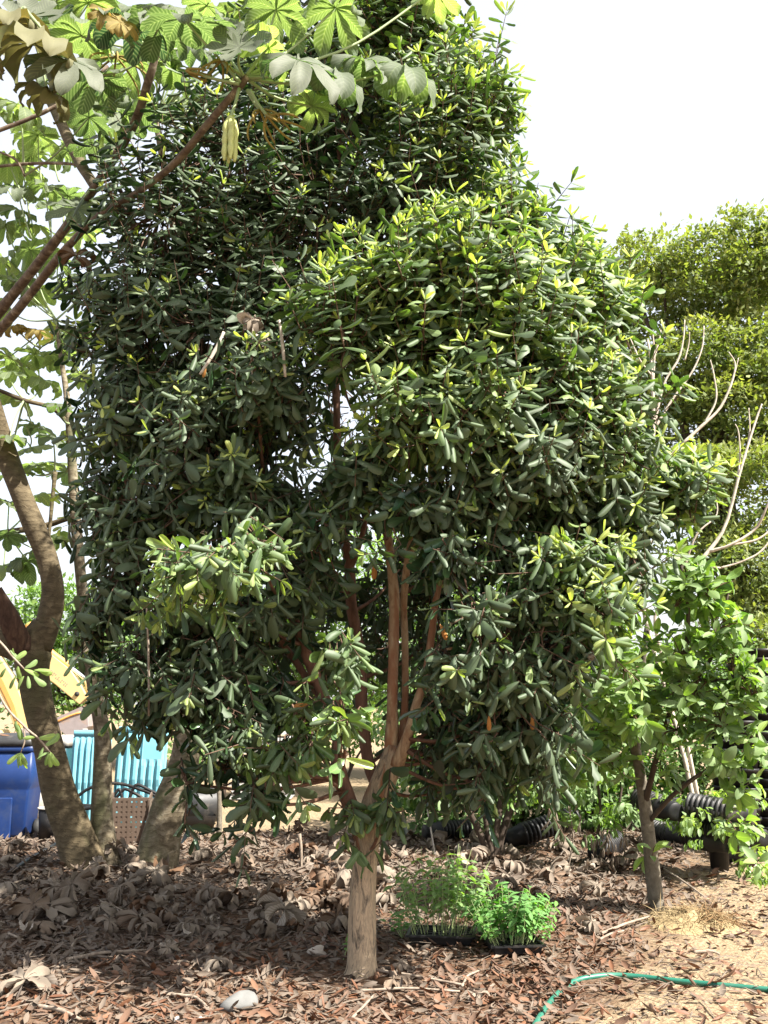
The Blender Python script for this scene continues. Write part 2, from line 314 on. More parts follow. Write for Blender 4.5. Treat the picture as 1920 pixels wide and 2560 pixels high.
# ------------------------------------------------------------------ ground
def make_ground():
    xs = np.concatenate([[-900, -400, -150, -60, -30, -18], np.arange(-12, 12.01, 0.12), [18, 30, 60, 150, 400, 900]])
    ys = np.concatenate([[-60, -20, -6, 0], np.arange(2, 18, 0.12), [18, 20, 23, 27, 32, 40, 60, 100, 200, 500, 1200, 2500]])
    X, Y = np.meshgrid(xs, ys); Z = gz(X, Y)
    rn = RNG.normal(0, 0.008, X.shape); rn[(Y > 16) | (abs(X) > 11)] = 0
    V = np.stack([X, Y, Z + rn], -1).reshape(-1, 3)
    f = grid_faces(len(ys), len(xs))[:, ::-1]
    mb = MB(); mb.add(V, f)
    m, nt, b = new_mat('mulch_soil_and_sand'); p = pos(nt); sp = N(nt, 'ShaderNodeSeparateXYZ', {0: p}); x, y = sp.outputs['X'], sp.outputs['Y']
    f1 = noise(nt, 9, 8, 0.7, p); soil = ramp(nt, f1, [(0.3, (0.028, 0.018, 0.012)), (0.5, (0.075, 0.046, 0.030)), (0.7, (0.14, 0.09, 0.058))])
    vo = N(nt, 'ShaderNodeTexVoronoi', {'Vector': pos(nt, (1, 1.6, 1)), 'Scale': 38.0, 'Randomness': 1.0})
    chip = ramp(nt, N(nt, 'ShaderNodeSeparateColor', {0: vo.outputs['Color']}).outputs[0], [(0.0, (0.04, 0.025, 0.017)), (0.35, (0.13, 0.065, 0.035)), (0.6, (0.20, 0.13, 0.085)), (0.85, (0.09, 0.055, 0.035)), (1.0, (0.30, 0.24, 0.18))])
    soil = mixc(nt, 0.55, soil, chip)
    f2 = noise(nt, 26, 6, 0.7, p); sand = ramp(nt, f2, [(0.3, (0.155, 0.105, 0.062)), (0.5, (0.255, 0.19, 0.118)), (0.7, (0.34, 0.27, 0.18))])
    sand = mixc(nt, math_n(nt, 'MULTIPLY', ramp(nt, noise(nt, 45, 3, 0.6, p), [(0.55, (0, 0, 0)), (0.62, (1, 1, 1))]), 0.6), sand, (0.17, 0.11, 0.07))
    wob = math_n(nt, 'MULTIPLY_ADD', noise(nt, 1.6, 5, 0.6, p), 1.5, -0.75)
    near = math_n(nt, 'ADD', math_n(nt, 'MULTIPLY_ADD', y, -0.42, x), wob)          # sand at front right: x - 0.42 y > -1.35
    k1 = math_n(nt, 'MULTIPLY_ADD', near, 2.2, 3.1, clamp=True)
    k2 = math_n(nt, 'MULTIPLY', math_n(nt, 'ADD', math_n(nt, 'SUBTRACT', y, 12.6), wob), 1.2, clamp=True)
    k = math_n(nt, 'MAXIMUM', k1, k2)
    nt.links.new(mixc(nt, k, soil, sand), b.inputs['Base Color']); b.inputs['Roughness'].default_value = 0.95; b.inputs['Specular IOR Level'].default_value = 0.15
    bump(nt, b, math_n(nt, 'ADD', f2, math_n(nt, 'MULTIPLY', vo.outputs['Distance'], 0.6)), 0.8, 0.02)
    o = link('ground', mb.mesh('ground'), m); tag(o, 'mulch covered soil turning to pale sand at front right', None, None, 'structure')
make_ground()

# ------------------------------------------------------------------ leaf templates (X = length, Y = width, Z = upper side)
def leaf_template(ts, ws, cols, half, curl, bend, wav=0.0):
    V = []; acr = []; alo = []
    for t, w in zip(ts, ws):
        hw = half * w
        for c in cols:
            a = curl * abs(c); y = hw * np.sign(c) * (math.sin(a) / curl); z = -hw * (1 - math.cos(a)) / curl
            z += bend * (0.25 * t - t * t) + wav * math.sin(9 * t + 2 * c) * abs(c) * half
            V.append((t * (1 - 0.15 * abs(bend)), y, z)); acr.append(abs(c)); alo.append(t)
    return np.array(V), grid_faces(len(ts), len(cols))[:, ::-1], np.array(acr), np.array(alo)
BAY = [leaf_template([0, .14, .42, .72, .92, 1], [.08, .5, .88, 1, .80, .30], [-1, -.5, 0, .5, 1], h, cu, be) for h, cu, be in ((.19, 1.5, .18), (.19, 0.9, .30), (.19, 1.9, .10), (.20, 0.6, .45), (.16, 1.2, .05), (.22, 1.1, .6), (.18, 1.6, -.15), (.21, 0.35, .15))]
for _k in (3, 4, 5, 7):      # some leaves twist along their length or have a nibbled side
    _V = BAY[_k][0].copy(); _a = (0.9, -0.7, 0.5, -1.1)[(_k - 3) % 4] * _V[:, 0]; _y, _z = _V[:, 1].copy(), _V[:, 2].copy()
    _V[:, 1] = _y * np.cos(_a) - _z * np.sin(_a); _V[:, 2] = _y * np.sin(_a) + _z * np.cos(_a) + .02 * np.sin(11 * _V[:, 0]) * np.sign(_y); BAY[_k] = (_V,) + BAY[_k][1:]
BROADT = [leaf_template([0, .12, .35, .62, .85, 1], [.06, .45, .95, 1, .62, .03], [-1, -.5, 0, .5, 1], h, cu, be, 0.06) for h, cu, be in ((.23, -0.5, .35), (.25, 0.35, .5), (.22, -0.8, .25))]
SMALL = [leaf_template([0, .35, .75, 1], [.1, 1, .85, .05], [-1, 0, 1], h, cu, be) for h, cu, be in ((.2, 1.2, .3), (.17, 1.9, .6), (.22, -1.0, -.5))]
FARL = [leaf_template([0, .5, 1], [.15, 1, .15], [-1, 1], .24, 0.01, .2), leaf_template([0, .5, 1], [.15, 1, .15], [-1, 1], .30, 0.01, -.3)]
def frames(d, n):
    """rows: x=d, z~n, y"""
    x = unit(d); z = unit(n - x * np.sum(n * x, -1, keepdims=True)); y = np.cross(z, x)
    return np.stack([x, y, z], 1)       # (k,3 axes,3)
def stamp(mb, tmpl, p, Fm, s, age, rnd, mat=0):
    V, f, acr, alo = tmpl; k = len(p); n = len(V)
    if k == 0: return
    W = p[:, None, :] + s[:, None, None] * np.einsum('nj,kjc->knc', V, Fm)
    faces = (f[None] + (np.arange(k) * n)[:, None, None]).reshape(-1, f.shape[1])
    mb.add(W.reshape(-1, 3), faces, mat=mat, age=np.repeat(age, n), rnd=np.repeat(rnd, n), across=np.tile(acr, k), along=np.tile(alo, k))
def mat4(p, Fm, s):
    M = Matrix.Identity(4)
    for j in range(3):
        for i in range(3): M[i][j] = float(Fm[j][i] * s)
        M[j][3] = float(p[j])
    return M
AGES = (0.0, 0.35, 0.7, 1.0); RNDS = (0.1, 0.5, 0.9)
def variants(tmpls, mat, name='leaf'):
    out = {}
    for ti, t in enumerate(tmpls):
        for ai, a in enumerate(AGES):
            for ri, r in enumerate(RNDS):
                mb = MB(); stamp(mb, t, np.zeros((1, 3)), np.eye(3)[None], np.ones(1), np.array([a]), np.array([r]))
                me = mb.mesh(name); me.materials.append(mat); out[ti, ai, ri] = me
    return out
def pick_visible(p, d, s, nmax, extra_block=None):
    """indices of the leaves that show largest from the photograph's side"""
    k = len(p); cell = 16; zb = {}; cells = []
    pts = [p + d * (s * t)[:, None] for t in (0.25, 0.5, 0.8)]
    for q in pts:
        x, y, w = project(q); cx = np.floor(x / cell).astype(int); cy = np.floor(y / cell).astype(int); cells.append((cx, cy, w, x, y))
    for cx, cy, w, x, y in cells:
        for i in range(k):
            key = (cx[i], cy[i])
            if key not in zb or w[i] < zb[key][0]: zb[key] = (w[i], i)
    cnt = np.zeros(k)
    for cx, cy, w, x, y in cells:
        inside = (x > 0) & (x < 1920) & (y > 0) & (y < 2560)
        for i in range(k):
            if inside[i] and w[i] <= zb[(cx[i], cy[i])][0] + 0.06: cnt[i] += 1
    x0, y0, w0 = project(p); x1, y1, w1 = project(p + d * s[:, None])
    size = np.hypot(x1 - x0, y1 - y0) * s / np.maximum(w0, 1e-3)
    score = np.where(cnt >= 3, size, 0)
    idx = np.argsort(-score)[:nmax]; return idx[score[idx] > 0]
def plant_leaves(root, tmpls, ti, p, Fm, s, age, rnd, mat, nmax=300, stuff_name='crown', partname='leaf'):
    """the leaves that show largest become parts of their own, the rest one part of the plant"""
    vis = pick_visible(p, Fm[:, 0], s, nmax); V = variants(tmpls, mat, partname)
    for i in vis:
        ai = int(np.argmin([abs(a - age[i]) for a in AGES])); ri = int(np.argmin([abs(r - rnd[i]) for r in RNDS]))
        link(partname, V[int(ti[i]), ai, ri], None, root, mat4(p[i], Fm[i], s[i]))
    rest = np.ones(len(p), bool); rest[vis] = False
    if rest.any():
        mb = MB()
        for t in range(len(tmpls)):
            q = rest & (ti == t); stamp(mb, tmpls[t], p[q], Fm[q], s[q], age[q], rnd[q])
        o = part(stuff_name, mb, mat, root); o['kind'] = 'stuff'

def pathpx(pts):
    """[(px,py,Y,rpx)] -> world points, radii"""
    w = np.array([P(a, b, c) for a, b, c, r in pts]); r = np.array([q[3] * m_per_px(x) for q, x in zip(pts, w)]); return w, r

# ------------------------------------------------------------------ main tree
LIMBS = []    # world polylines for attaching sub-branches
def limb_part(root, name, pts, mat, n=28, sides=12, rough=0.1):
    w, r = pathpx(pts); mb = MB(); tube(mb, w, r, n, sides, rough); LIMBS.append(resample(w, r, 24)); return part(name, mb, mat, root)
def main_tree():
    base = on_ground(905, 2432)
    root = thing('evergreen_tree', 'tall dense evergreen tree with dark glossy leaves and pale peeling trunk', 'tree', base)
    B = base[1]
    limb_part(root, 'trunk', [(903, 2475, B, 66), (903, 2448, B, 53), (904, 2425, B, 43), (904, 2400, B, 38), (905, 2340, B, 36), (906, 2250, B, 33.5), (911, 2170, B, 32.5), (920, 2090, B, 34), (934, 2020, B, 33), (958, 1960, B, 31), (978, 1905, B, 27), (988, 1865, B, 21)], M_BARK, 90, 30, 0.09)
    limb_part(root, 'limb', [(972, 1945, B, 20), (979, 1850, B, 17), (981, 1750, B - .02, 13.5), (984, 1600, B, 13), (985, 1480, B, 13), (975, 1390, B, 12), (968, 1310, B, 11), (975, 1180, B + .1, 10), (1000, 1000, B + .1, 9), (1010, 800, B + .1, 7)], M_LIMB, 60, 14, 0.08)
    limb_part(root, 'limb', [(985, 1930, B + .05, 20), (1006, 1850, B + .1, 12), (1013, 1740, B + .14, 9), (1012, 1600, B + .14, 8.5), (1010, 1490, B + .1, 9), (1024, 1380, B, 11), (1052, 1305, B - .1, 10), (1085, 1180, B - .2, 9), (1130, 1000, B - .4, 8), (1180, 820, B - .5, 6)], M_LIMB, 60, 12, 0.08)
    limb_part(root, 'limb', [(992, 1915, B - .05, 19), (1016, 1850, B - .1, 13), (1040, 1765, B - .1, 12), (1066, 1680, B - .15, 10), (1080, 1580, B - .15, 9), (1092, 1490, B - .2, 8), (1135, 1340, B - .2, 7), (1240, 1150, B - .3, 6), (1340, 960, B - .4, 5)], M_LIMB, 50, 12, 0.08)
    limb_part(root, 'limb', [(905, 2100, B, 20), (890, 2060, B - .03, 18), (868, 1990, B - .05, 20), (848, 1935, B - .05, 22), (843, 1885, B - .02, 14), (838, 1820, B, 12), (806, 1730, B + .1, 14), (745, 1580, B + .1, 14), (705, 1430, B + .1, 15), (676, 1300, B + .1, 15), (658, 1180, B + .1, 14), (655, 1040, B + .2, 13), (660, 860, B + .3, 10), (680, 600, B + .4, 7)], M_DARKLIMB, 70, 14, 0.1)
    limb_part(root, 'limb', [(950, 1975, B + .12, 18), (920, 1900, B + .25, 16), (905, 1780, B + .3, 15), (900, 1640, B + .35, 15), (880, 1520, B + .4, 14), (872, 1410, B + .4, 13), (855, 1310, B + .4, 11), (845, 1200, B + .4, 10), (840, 950, B + .5, 9), (830, 650, B + .6, 7), (850, 330, B + .6, 5)], M_DARKLIMB, 60, 12, 0.1)
    limb_part(root, 'limb', [(874, 1420, B + .4, 10), (898, 1360, B + .35, 8), (914, 1300, B + .3, 7), (940, 1150, B + .3, 6), (1000, 700, B + .5, 5), (1010, 350, B + .6, 4)], M_DARKLIMB, 40, 10, 0.1)
    limb_part(root, 'limb', [(820, 1770, B + .1, 10), (770, 1700, B + .2, 9), (690, 1590, B + .2, 8), (560, 1480, B + .1, 7), (430, 1380, B, 6), (330, 1250, B, 5), (290, 1100, B, 4)], M_DARKLIMB, 40, 10, 0.1)
    limb_part(root, 'limb', [(655, 1130, B + .15, 10), (600, 1010, B + .1, 8), (500, 900, B + .1, 7), (420, 780, B + .1, 6), (400, 620, B + .2, 4)], M_DARKLIMB, 30, 10, 0.1)
    limb_part(root, 'limb', [(1066, 1680, B - .15, 7), (1140, 1610, B - .2, 6), (1250, 1560, B - .3, 5), (1380, 1480, B - .4, 4.5), (1500, 1400, B - .3, 4)], M_LIMB, 30, 10, 0.1)
    limb_part(root, 'limb', [(1240, 1150, B - .3, 6), (1350, 1120, B - .25, 5), (1500, 1060, B - .2, 4), (1640, 1120, B - .2, 3)], M_DARKLIMB, 30, 8, 0.1)
    limb_part(root, 'limb', [(990, 1490, B + .1, 6), (1150, 1420, B + .2, 5), (1300, 1390, B + .2, 4.5), (1420, 1430, B, 4)], M_DARKLIMB, 30, 8, 0.1)
    # lobes of the crown: px, py, Y, rx, ry(px), depth m, droop 0..1, leaf paling (youth plus painted-in sun and sky light), tip prob, shoots
    B0 = B
    lobes = [
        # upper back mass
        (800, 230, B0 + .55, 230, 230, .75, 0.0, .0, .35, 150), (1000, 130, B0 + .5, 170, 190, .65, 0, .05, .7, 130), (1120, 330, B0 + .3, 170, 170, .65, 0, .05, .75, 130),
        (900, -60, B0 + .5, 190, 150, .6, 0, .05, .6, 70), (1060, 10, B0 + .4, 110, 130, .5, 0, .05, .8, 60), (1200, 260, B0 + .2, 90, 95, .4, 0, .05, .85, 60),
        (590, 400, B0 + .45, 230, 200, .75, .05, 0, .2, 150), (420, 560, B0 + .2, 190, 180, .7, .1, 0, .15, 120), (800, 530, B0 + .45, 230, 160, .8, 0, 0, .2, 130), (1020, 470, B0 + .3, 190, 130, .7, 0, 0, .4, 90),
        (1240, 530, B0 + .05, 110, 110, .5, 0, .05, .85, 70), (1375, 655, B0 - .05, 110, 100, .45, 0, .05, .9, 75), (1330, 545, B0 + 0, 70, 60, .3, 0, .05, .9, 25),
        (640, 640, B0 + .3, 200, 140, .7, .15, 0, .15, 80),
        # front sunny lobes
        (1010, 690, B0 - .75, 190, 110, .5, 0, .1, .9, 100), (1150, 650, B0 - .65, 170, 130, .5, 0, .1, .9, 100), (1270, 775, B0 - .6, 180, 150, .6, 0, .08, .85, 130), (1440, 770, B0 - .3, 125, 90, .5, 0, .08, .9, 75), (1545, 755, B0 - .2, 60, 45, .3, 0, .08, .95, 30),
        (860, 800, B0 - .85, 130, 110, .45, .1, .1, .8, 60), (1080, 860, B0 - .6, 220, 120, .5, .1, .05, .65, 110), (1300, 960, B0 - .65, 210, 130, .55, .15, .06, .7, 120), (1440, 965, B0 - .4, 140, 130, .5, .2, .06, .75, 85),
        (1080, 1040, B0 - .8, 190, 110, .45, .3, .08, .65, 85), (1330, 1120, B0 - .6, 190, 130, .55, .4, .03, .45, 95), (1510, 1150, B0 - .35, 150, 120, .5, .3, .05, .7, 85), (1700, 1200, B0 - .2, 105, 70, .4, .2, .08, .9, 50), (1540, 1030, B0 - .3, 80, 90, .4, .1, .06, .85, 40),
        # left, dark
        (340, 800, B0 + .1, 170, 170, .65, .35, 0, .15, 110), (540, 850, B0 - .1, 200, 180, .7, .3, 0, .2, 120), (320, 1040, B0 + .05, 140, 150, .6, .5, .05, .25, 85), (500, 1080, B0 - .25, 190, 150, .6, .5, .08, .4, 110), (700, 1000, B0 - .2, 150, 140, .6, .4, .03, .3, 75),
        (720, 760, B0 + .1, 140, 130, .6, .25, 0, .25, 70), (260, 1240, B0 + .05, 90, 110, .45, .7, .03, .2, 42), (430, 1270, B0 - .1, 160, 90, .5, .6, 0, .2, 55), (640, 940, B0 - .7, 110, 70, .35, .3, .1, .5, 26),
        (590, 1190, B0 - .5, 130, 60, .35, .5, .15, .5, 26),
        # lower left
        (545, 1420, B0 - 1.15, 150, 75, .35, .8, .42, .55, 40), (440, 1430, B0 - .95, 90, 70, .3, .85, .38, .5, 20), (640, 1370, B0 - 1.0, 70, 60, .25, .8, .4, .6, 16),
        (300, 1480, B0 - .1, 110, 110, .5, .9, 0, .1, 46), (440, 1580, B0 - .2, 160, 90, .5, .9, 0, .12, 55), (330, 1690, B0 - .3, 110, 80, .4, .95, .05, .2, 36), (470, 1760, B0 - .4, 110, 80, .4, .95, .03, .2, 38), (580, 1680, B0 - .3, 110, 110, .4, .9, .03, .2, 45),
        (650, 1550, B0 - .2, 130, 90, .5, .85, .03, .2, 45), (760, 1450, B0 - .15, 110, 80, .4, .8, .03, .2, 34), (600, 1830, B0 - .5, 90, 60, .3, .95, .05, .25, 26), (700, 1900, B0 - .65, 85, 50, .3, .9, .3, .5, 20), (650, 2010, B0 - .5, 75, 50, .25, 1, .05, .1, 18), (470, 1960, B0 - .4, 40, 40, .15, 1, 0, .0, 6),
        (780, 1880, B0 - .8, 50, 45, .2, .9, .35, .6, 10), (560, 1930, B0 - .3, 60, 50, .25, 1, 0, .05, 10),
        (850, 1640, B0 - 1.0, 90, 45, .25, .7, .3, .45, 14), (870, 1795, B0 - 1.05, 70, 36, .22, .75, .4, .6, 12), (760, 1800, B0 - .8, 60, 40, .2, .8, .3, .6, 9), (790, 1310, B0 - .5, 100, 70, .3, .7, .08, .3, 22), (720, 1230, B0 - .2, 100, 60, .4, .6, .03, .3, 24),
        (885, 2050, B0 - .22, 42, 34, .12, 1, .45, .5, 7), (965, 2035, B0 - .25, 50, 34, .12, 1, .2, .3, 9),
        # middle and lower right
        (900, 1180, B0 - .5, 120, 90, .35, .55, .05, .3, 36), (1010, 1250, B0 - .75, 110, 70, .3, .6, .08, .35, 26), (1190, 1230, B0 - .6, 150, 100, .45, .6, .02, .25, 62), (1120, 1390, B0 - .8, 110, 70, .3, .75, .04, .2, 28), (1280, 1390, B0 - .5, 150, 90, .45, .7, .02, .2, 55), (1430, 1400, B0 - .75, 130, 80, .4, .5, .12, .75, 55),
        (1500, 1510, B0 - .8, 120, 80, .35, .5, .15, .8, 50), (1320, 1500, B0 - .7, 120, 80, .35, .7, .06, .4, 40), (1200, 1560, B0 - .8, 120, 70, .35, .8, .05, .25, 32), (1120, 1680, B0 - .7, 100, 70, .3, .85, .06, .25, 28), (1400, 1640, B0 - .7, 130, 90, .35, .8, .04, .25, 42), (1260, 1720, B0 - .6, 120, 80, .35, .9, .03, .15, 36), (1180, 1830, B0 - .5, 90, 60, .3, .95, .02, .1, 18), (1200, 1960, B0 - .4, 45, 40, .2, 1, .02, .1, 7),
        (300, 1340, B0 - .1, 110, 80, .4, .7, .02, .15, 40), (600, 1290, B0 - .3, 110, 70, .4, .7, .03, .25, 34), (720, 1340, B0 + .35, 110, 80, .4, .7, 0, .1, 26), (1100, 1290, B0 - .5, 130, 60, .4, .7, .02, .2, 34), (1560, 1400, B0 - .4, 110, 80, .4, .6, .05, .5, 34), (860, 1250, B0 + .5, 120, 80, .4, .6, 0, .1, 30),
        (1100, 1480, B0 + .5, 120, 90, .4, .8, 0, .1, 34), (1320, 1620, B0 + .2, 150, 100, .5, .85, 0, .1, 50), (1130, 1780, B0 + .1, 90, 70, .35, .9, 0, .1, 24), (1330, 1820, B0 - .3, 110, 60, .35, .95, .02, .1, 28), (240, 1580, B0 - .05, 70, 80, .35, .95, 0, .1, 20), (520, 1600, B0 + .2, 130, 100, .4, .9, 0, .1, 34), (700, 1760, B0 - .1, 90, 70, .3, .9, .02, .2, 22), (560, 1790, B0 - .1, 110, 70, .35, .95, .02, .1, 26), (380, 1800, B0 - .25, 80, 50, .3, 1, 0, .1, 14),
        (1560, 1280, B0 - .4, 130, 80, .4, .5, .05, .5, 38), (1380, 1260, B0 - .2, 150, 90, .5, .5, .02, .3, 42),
    ]
    lobes += [(px, py, B0 + dy, rx, ry, .5, dr, 0, .12, n) for px, py, dy, rx, ry, dr, n in ((760, 1430, .9, 110, 110, .7, 34), (880, 1500, 1.2, 130, 120, .8, 40), (1000, 1420, 1.1, 120, 110, .7, 36), (820, 1650, .9, 110, 90, .9, 26), (700, 1620, .8, 110, 90, .9, 28), (960, 1640, 1.2, 110, 100, .9, 28), (1080, 1600, .9, 110, 100, .8, 30), (1120, 1880, .3, 100, 60, 1, 18), (1280, 1900, .1, 100, 55, 1, 18), (640, 1930, .1, 90, 60, 1, 14), (1050, 1780, .6, 90, 80, .95, 18), (1130, 1880, .0, 90, 70, 1, 26), (1260, 1840, -.3, 100, 70, 1, 28), (1380, 1820, -.2, 90, 70, 1, 24), (1200, 1980, -.2, 60, 45, 1, 10), (1330, 1930, .2, 90, 60, 1, 20), (1100, 1980, .5, 80, 50, 1, 14))]
    # the far side of the crown, mostly unseen, deepened to shade the ground
    lobes += [(px, py, B0 + dy, 210, 190, .7, dr, 0, .3, 30) for px, py, dy, dr in ((960, 350, 1.3, 0), (650, 560, 1.4, .1), (1150, 650, 1.3, 0), (420, 850, 1.3, .3), (800, 880, 1.6, .2), (1250, 950, 1.4, .2), (600, 1130, 1.5, .4), (1050, 1130, 1.6, .4), (1400, 1180, 1.2, .4), (350, 1150, 1.1, .5), (700, 700, 2.3, .1), (1050, 800, 2.3, .1), (500, 1000, 2.2, .3), (900, 1050, 2.5, .3), (1250, 1100, 2.1, .3), (850, 450, 2.0, 0))]
    lp = np.concatenate([q for q, r in LIMBS])
    br = MB(); tw = MB(); SH = []
    for (px, py, Y, rx, ry, dep, droop, pale_bias, tipp, ns) in lobes:
        if tipp >= .6 and pale_bias < .3: pale_bias = pale_bias * 1.3 + (.30 if px > 950 and py < 1300 else .18)  # paler leaf colour on sun-facing lobes: sun leaves, with sunlight painted in
        c = P(px, py, Y); k = m_per_px(c); R = np.array([rx * k, dep, ry * k])
        near = lp[np.argmin(np.linalg.norm((lp - c) * np.array([1, 1, 0.7]) + np.array([0, 0, 0.25]), axis=1))]
        mid = 0.5 * (near + c) + np.array([0, 0, -0.06 * np.linalg.norm(c - near)])
        if np.linalg.norm(c - near) > 0.12: tube(br, [near, mid, c], [0.014, 0.011, 0.008], 8, 6, 0.1)
        ns = max(5, int(ns * (1.0 if px < 900 or py > 1250 else 1.15))); R = R * 1.1
        u = unit(RNG.normal(size=(ns, 3))); rr = RNG.uniform(0.30, 1.12, ns) ** 0.75
        p = c + u * R * rr[:, None]
        for i in range(ns):
            x, y, w = project(p[i])
            if 915 < x < 1045 and 1330 < y < 2005 and w < B0 + .05 and ns > 9 and random.random() < .78: continue
            if 815 < x < 960 and 1880 < y < 2040 and w < B0 + .05 and ns > 9 and random.random() < .85: continue
            if 800 < x < 930 and 1990 < y and ns > 9: continue
            out = unit(u[i] * np.array([1, 1, .6])); upb = (1 - droop)
            d = unit(out * 0.75 + ZUP * (1.25 * upb - 0.55 * droop) + RNG.normal(0, .22, 3))
            # twig back towards the lobe's own branch
            L = random.uniform(0.14, 0.26) * (1 if droop < .6 else 1.15)
            if droop < .35 and random.random() < .16 and rr[i] > .75:
                e = random.uniform(.08, .30); p[i] = p[i] + d * e; L += e * .8
            elif droop >= .35 and random.random() < .14 and rr[i] > .7: p[i] = p[i] + np.array([0, 0, -random.uniform(.08, .28)]) + d * .05
            b0 = p[i] - d * L; inner = c + (p[i] - c) * 0.35
            tube(tw, [inner, 0.5 * (inner + b0) - ZUP * 0.02, b0, p[i]], [0.006, 0.005, 0.004, 0.0022], 5, 4, 0, False)
            SH.append((b0, d, L, droop, pale_bias, tipp, out))
    # twigs that hang bare below the foliage
    part('branch', br, M_DARKLIMB, root)['kind'] = 'stuff'
    part('twig', tw, M_TWIG, root)['kind'] = 'stuff'
    pos_, dir_, nor_, siz, ag, ti = [], [], [], [], [], []
    for b0, d, L, droop, pale_bias, tipp, out in SH:
        e1 = unit(np.cross(d, [0.3, 0.9, 0.1])); e2 = np.cross(d, e1)
        pairs = max(random.choice((3, 4, 4, 5)), int(L / .048)) if droop < .6 else random.choice((3, 3, 4)); ph = random.uniform(0, PI)
        tip = random.random() < tipp
        for k in range(pairs + (random.choice((1, 2, 2)) if tip else 0)):
            f = (k + .6) / pairs; young = k >= pairs
            for sgn in (0, PI):
                a = ph + k * PI / 2 + sgn + random.gauss(0, .25)
                rad = e1 * math.cos(a) + e2 * math.sin(a)
                op = math.radians(random.gauss(88 - 26 * (k / pairs), 13)) if not young else math.radians(random.gauss(38, 10))
                dd = d * math.cos(op) + rad * math.sin(op)
                if droop > 0.25: dd = unit(dd + np.array([0, 0, -1.0]) * (droop - .1) * random.uniform(.5, 1.5) * (0.4 if young else 1))
                nn = d * (1 - .7 * droop) + out * (0.9 * droop) + ZUP * 0.25 + RNG.normal(0, .18, 3)
                s = random.choice((random.uniform(.075, .11), random.uniform(.11, .15), random.uniform(.125, .165))) if not young else random.uniform(0.055, 0.095)
                if k == 0: s *= 1.05
                pos_.append(b0 + d * (L * min(f, 1.02)) + rad * .004); dir_.append(dd); nor_.append(nn); siz.append(s)
                av = pale_bias * random.choice((.25, .8, 1.1, 1.5)) + random.gauss(0, .04) + (0.06 if k >= pairs - 1 else 0)
                if young: av = random.uniform(.75, 1.0) if pale_bias < .6 and droop < .55 else random.uniform(.5, .8)
                elif random.random() < .03: av = random.uniform(.3, .7)
                ag.append(min(max(av, 0), 1)); ti.append(random.choice((0, 0, 1, 2, 2, 3, 4, 5, 6, 7)))
    p = np.array(pos_); s = np.array(siz); Fm = frames(np.array(dir_), np.array(nor_)); age = np.array(ag); ti = np.array(ti); rnd = RNG.uniform(0, 1, len(p))
    print('MAIN LEAVES', len(p))
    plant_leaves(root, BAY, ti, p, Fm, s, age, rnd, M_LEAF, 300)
    # a few leaves that have turned orange, each in the photograph
    for k, (px, py, Y, s_, dirn) in enumerate([(937, 1405, B0 - .35, .11, (0, -.1, -1)), (1222, 1790, B0 - .75, .085, (.1, 0, -1)), (1330, 1790, B0 - .65, .085, (.1, 0, -1)), (770, 1760, B0 - .95, .08, (-1, -.2, -.1)), (1100, 1560, B0 - .9, .1, (.5, 0, -.9)), (515, 920, B0 - .75, .06, (-.3, 0, -1))]):
        q = P(px, py, Y); Fr = frames(np.array([dirn], float), np.array([[.2, -1, .3]]))[0]
        mb = MB(); stamp(mb, BAY[1], np.zeros((1, 3)), np.eye(3)[None], np.ones(1), np.array([0.3]), np.array([k % 3 / 2.0]))
        me = mb.mesh('leaf'); me.materials.append(M_SENES); o = link('leaf', me, None, root, mat4(q, Fr, s_)); o['label'] = 'orange dying leaf'
    return B0
B_MAIN = main_tree()

# ------------------------------------------------------------------ umbrella-leaved tree (left)
def lobed_leaf(nl, kap, fold, wav, rs, crumple=0.0, span=2 * PI * 0.94):
    """peltate leaf of long lobes; returns template in unit radius, centre at the origin, upper side +Z"""
    S = np.array([0, .18, .36, .52, .68, .82, .93, 1.0]); Wd = np.array([.012, .068, .128, .165, .182, .165, .105, .015]); cols = np.array([-1, -.5, 0, .5, 1])
    V = []; A = []; L = []; Fc = []; n0 = 0
    for i in range(nl):
        th = -span / 2 + span * (i + .5) / nl + rs.normal(0, .05); long = 0.72 + 0.28 * math.cos(th / 1.25) ** 2 + rs.uniform(-.05, .05)
        kk = kap * rs.uniform(.55, 1.45); tw = rs.normal(0, .25 + crumple); ph = rs.uniform(0, 6.3); fo = fold * rs.uniform(.3, 1.5); side = rs.normal(0, .2 + crumple * .6)
        fine = np.linspace(0, 1, 29); ang = kk * fine ** 1.6
        rr = np.concatenate([[0], np.cumsum(np.cos(ang[:-1]) / 28)]); zz = np.concatenate([[0], np.cumsum(-np.sin(ang[:-1]) / 28)])
        ur = np.array([math.cos(th), math.sin(th), 0]); ut = np.array([-math.sin(th), math.cos(th), 0])
        for s, w in zip(S, Wd):
            r_ = np.interp(s, fine, rr) * long; z_ = np.interp(s, fine, zz) * long; a = np.interp(s, fine, ang)
            nrm = ur * math.sin(a) + ZUP * math.cos(a); tws = tw * s
            wv = w * 9.0 / nl * 1.08
            ctr = ur * r_ + ZUP * z_ + ut * side * s * s * .35
            for c in cols:
                yy = c * wv * (1 - .22 * fo * abs(c)); h = fo * abs(c) * wv * .9 + wav * math.sin(13 * s + 3 * c + ph) * abs(c) * s
                V.append(ctr + ut * (yy * math.cos(tws) - h * math.sin(tws)) + nrm * (yy * math.sin(tws) + h * math.cos(tws)) + nrm * 0.006 * i / nl); A.append(abs(c)); L.append(s)
        Fc.append(grid_faces(len(S), 5)[:, ::-1] + n0); n0 += len(S) * 5
    V = np.array(V)
    if crumple: V += rs.normal(0, .016 * crumple, V.shape)
    return V, np.concatenate(Fc), np.array(A), np.array(L)
rsx = np.random.default_rng(5)
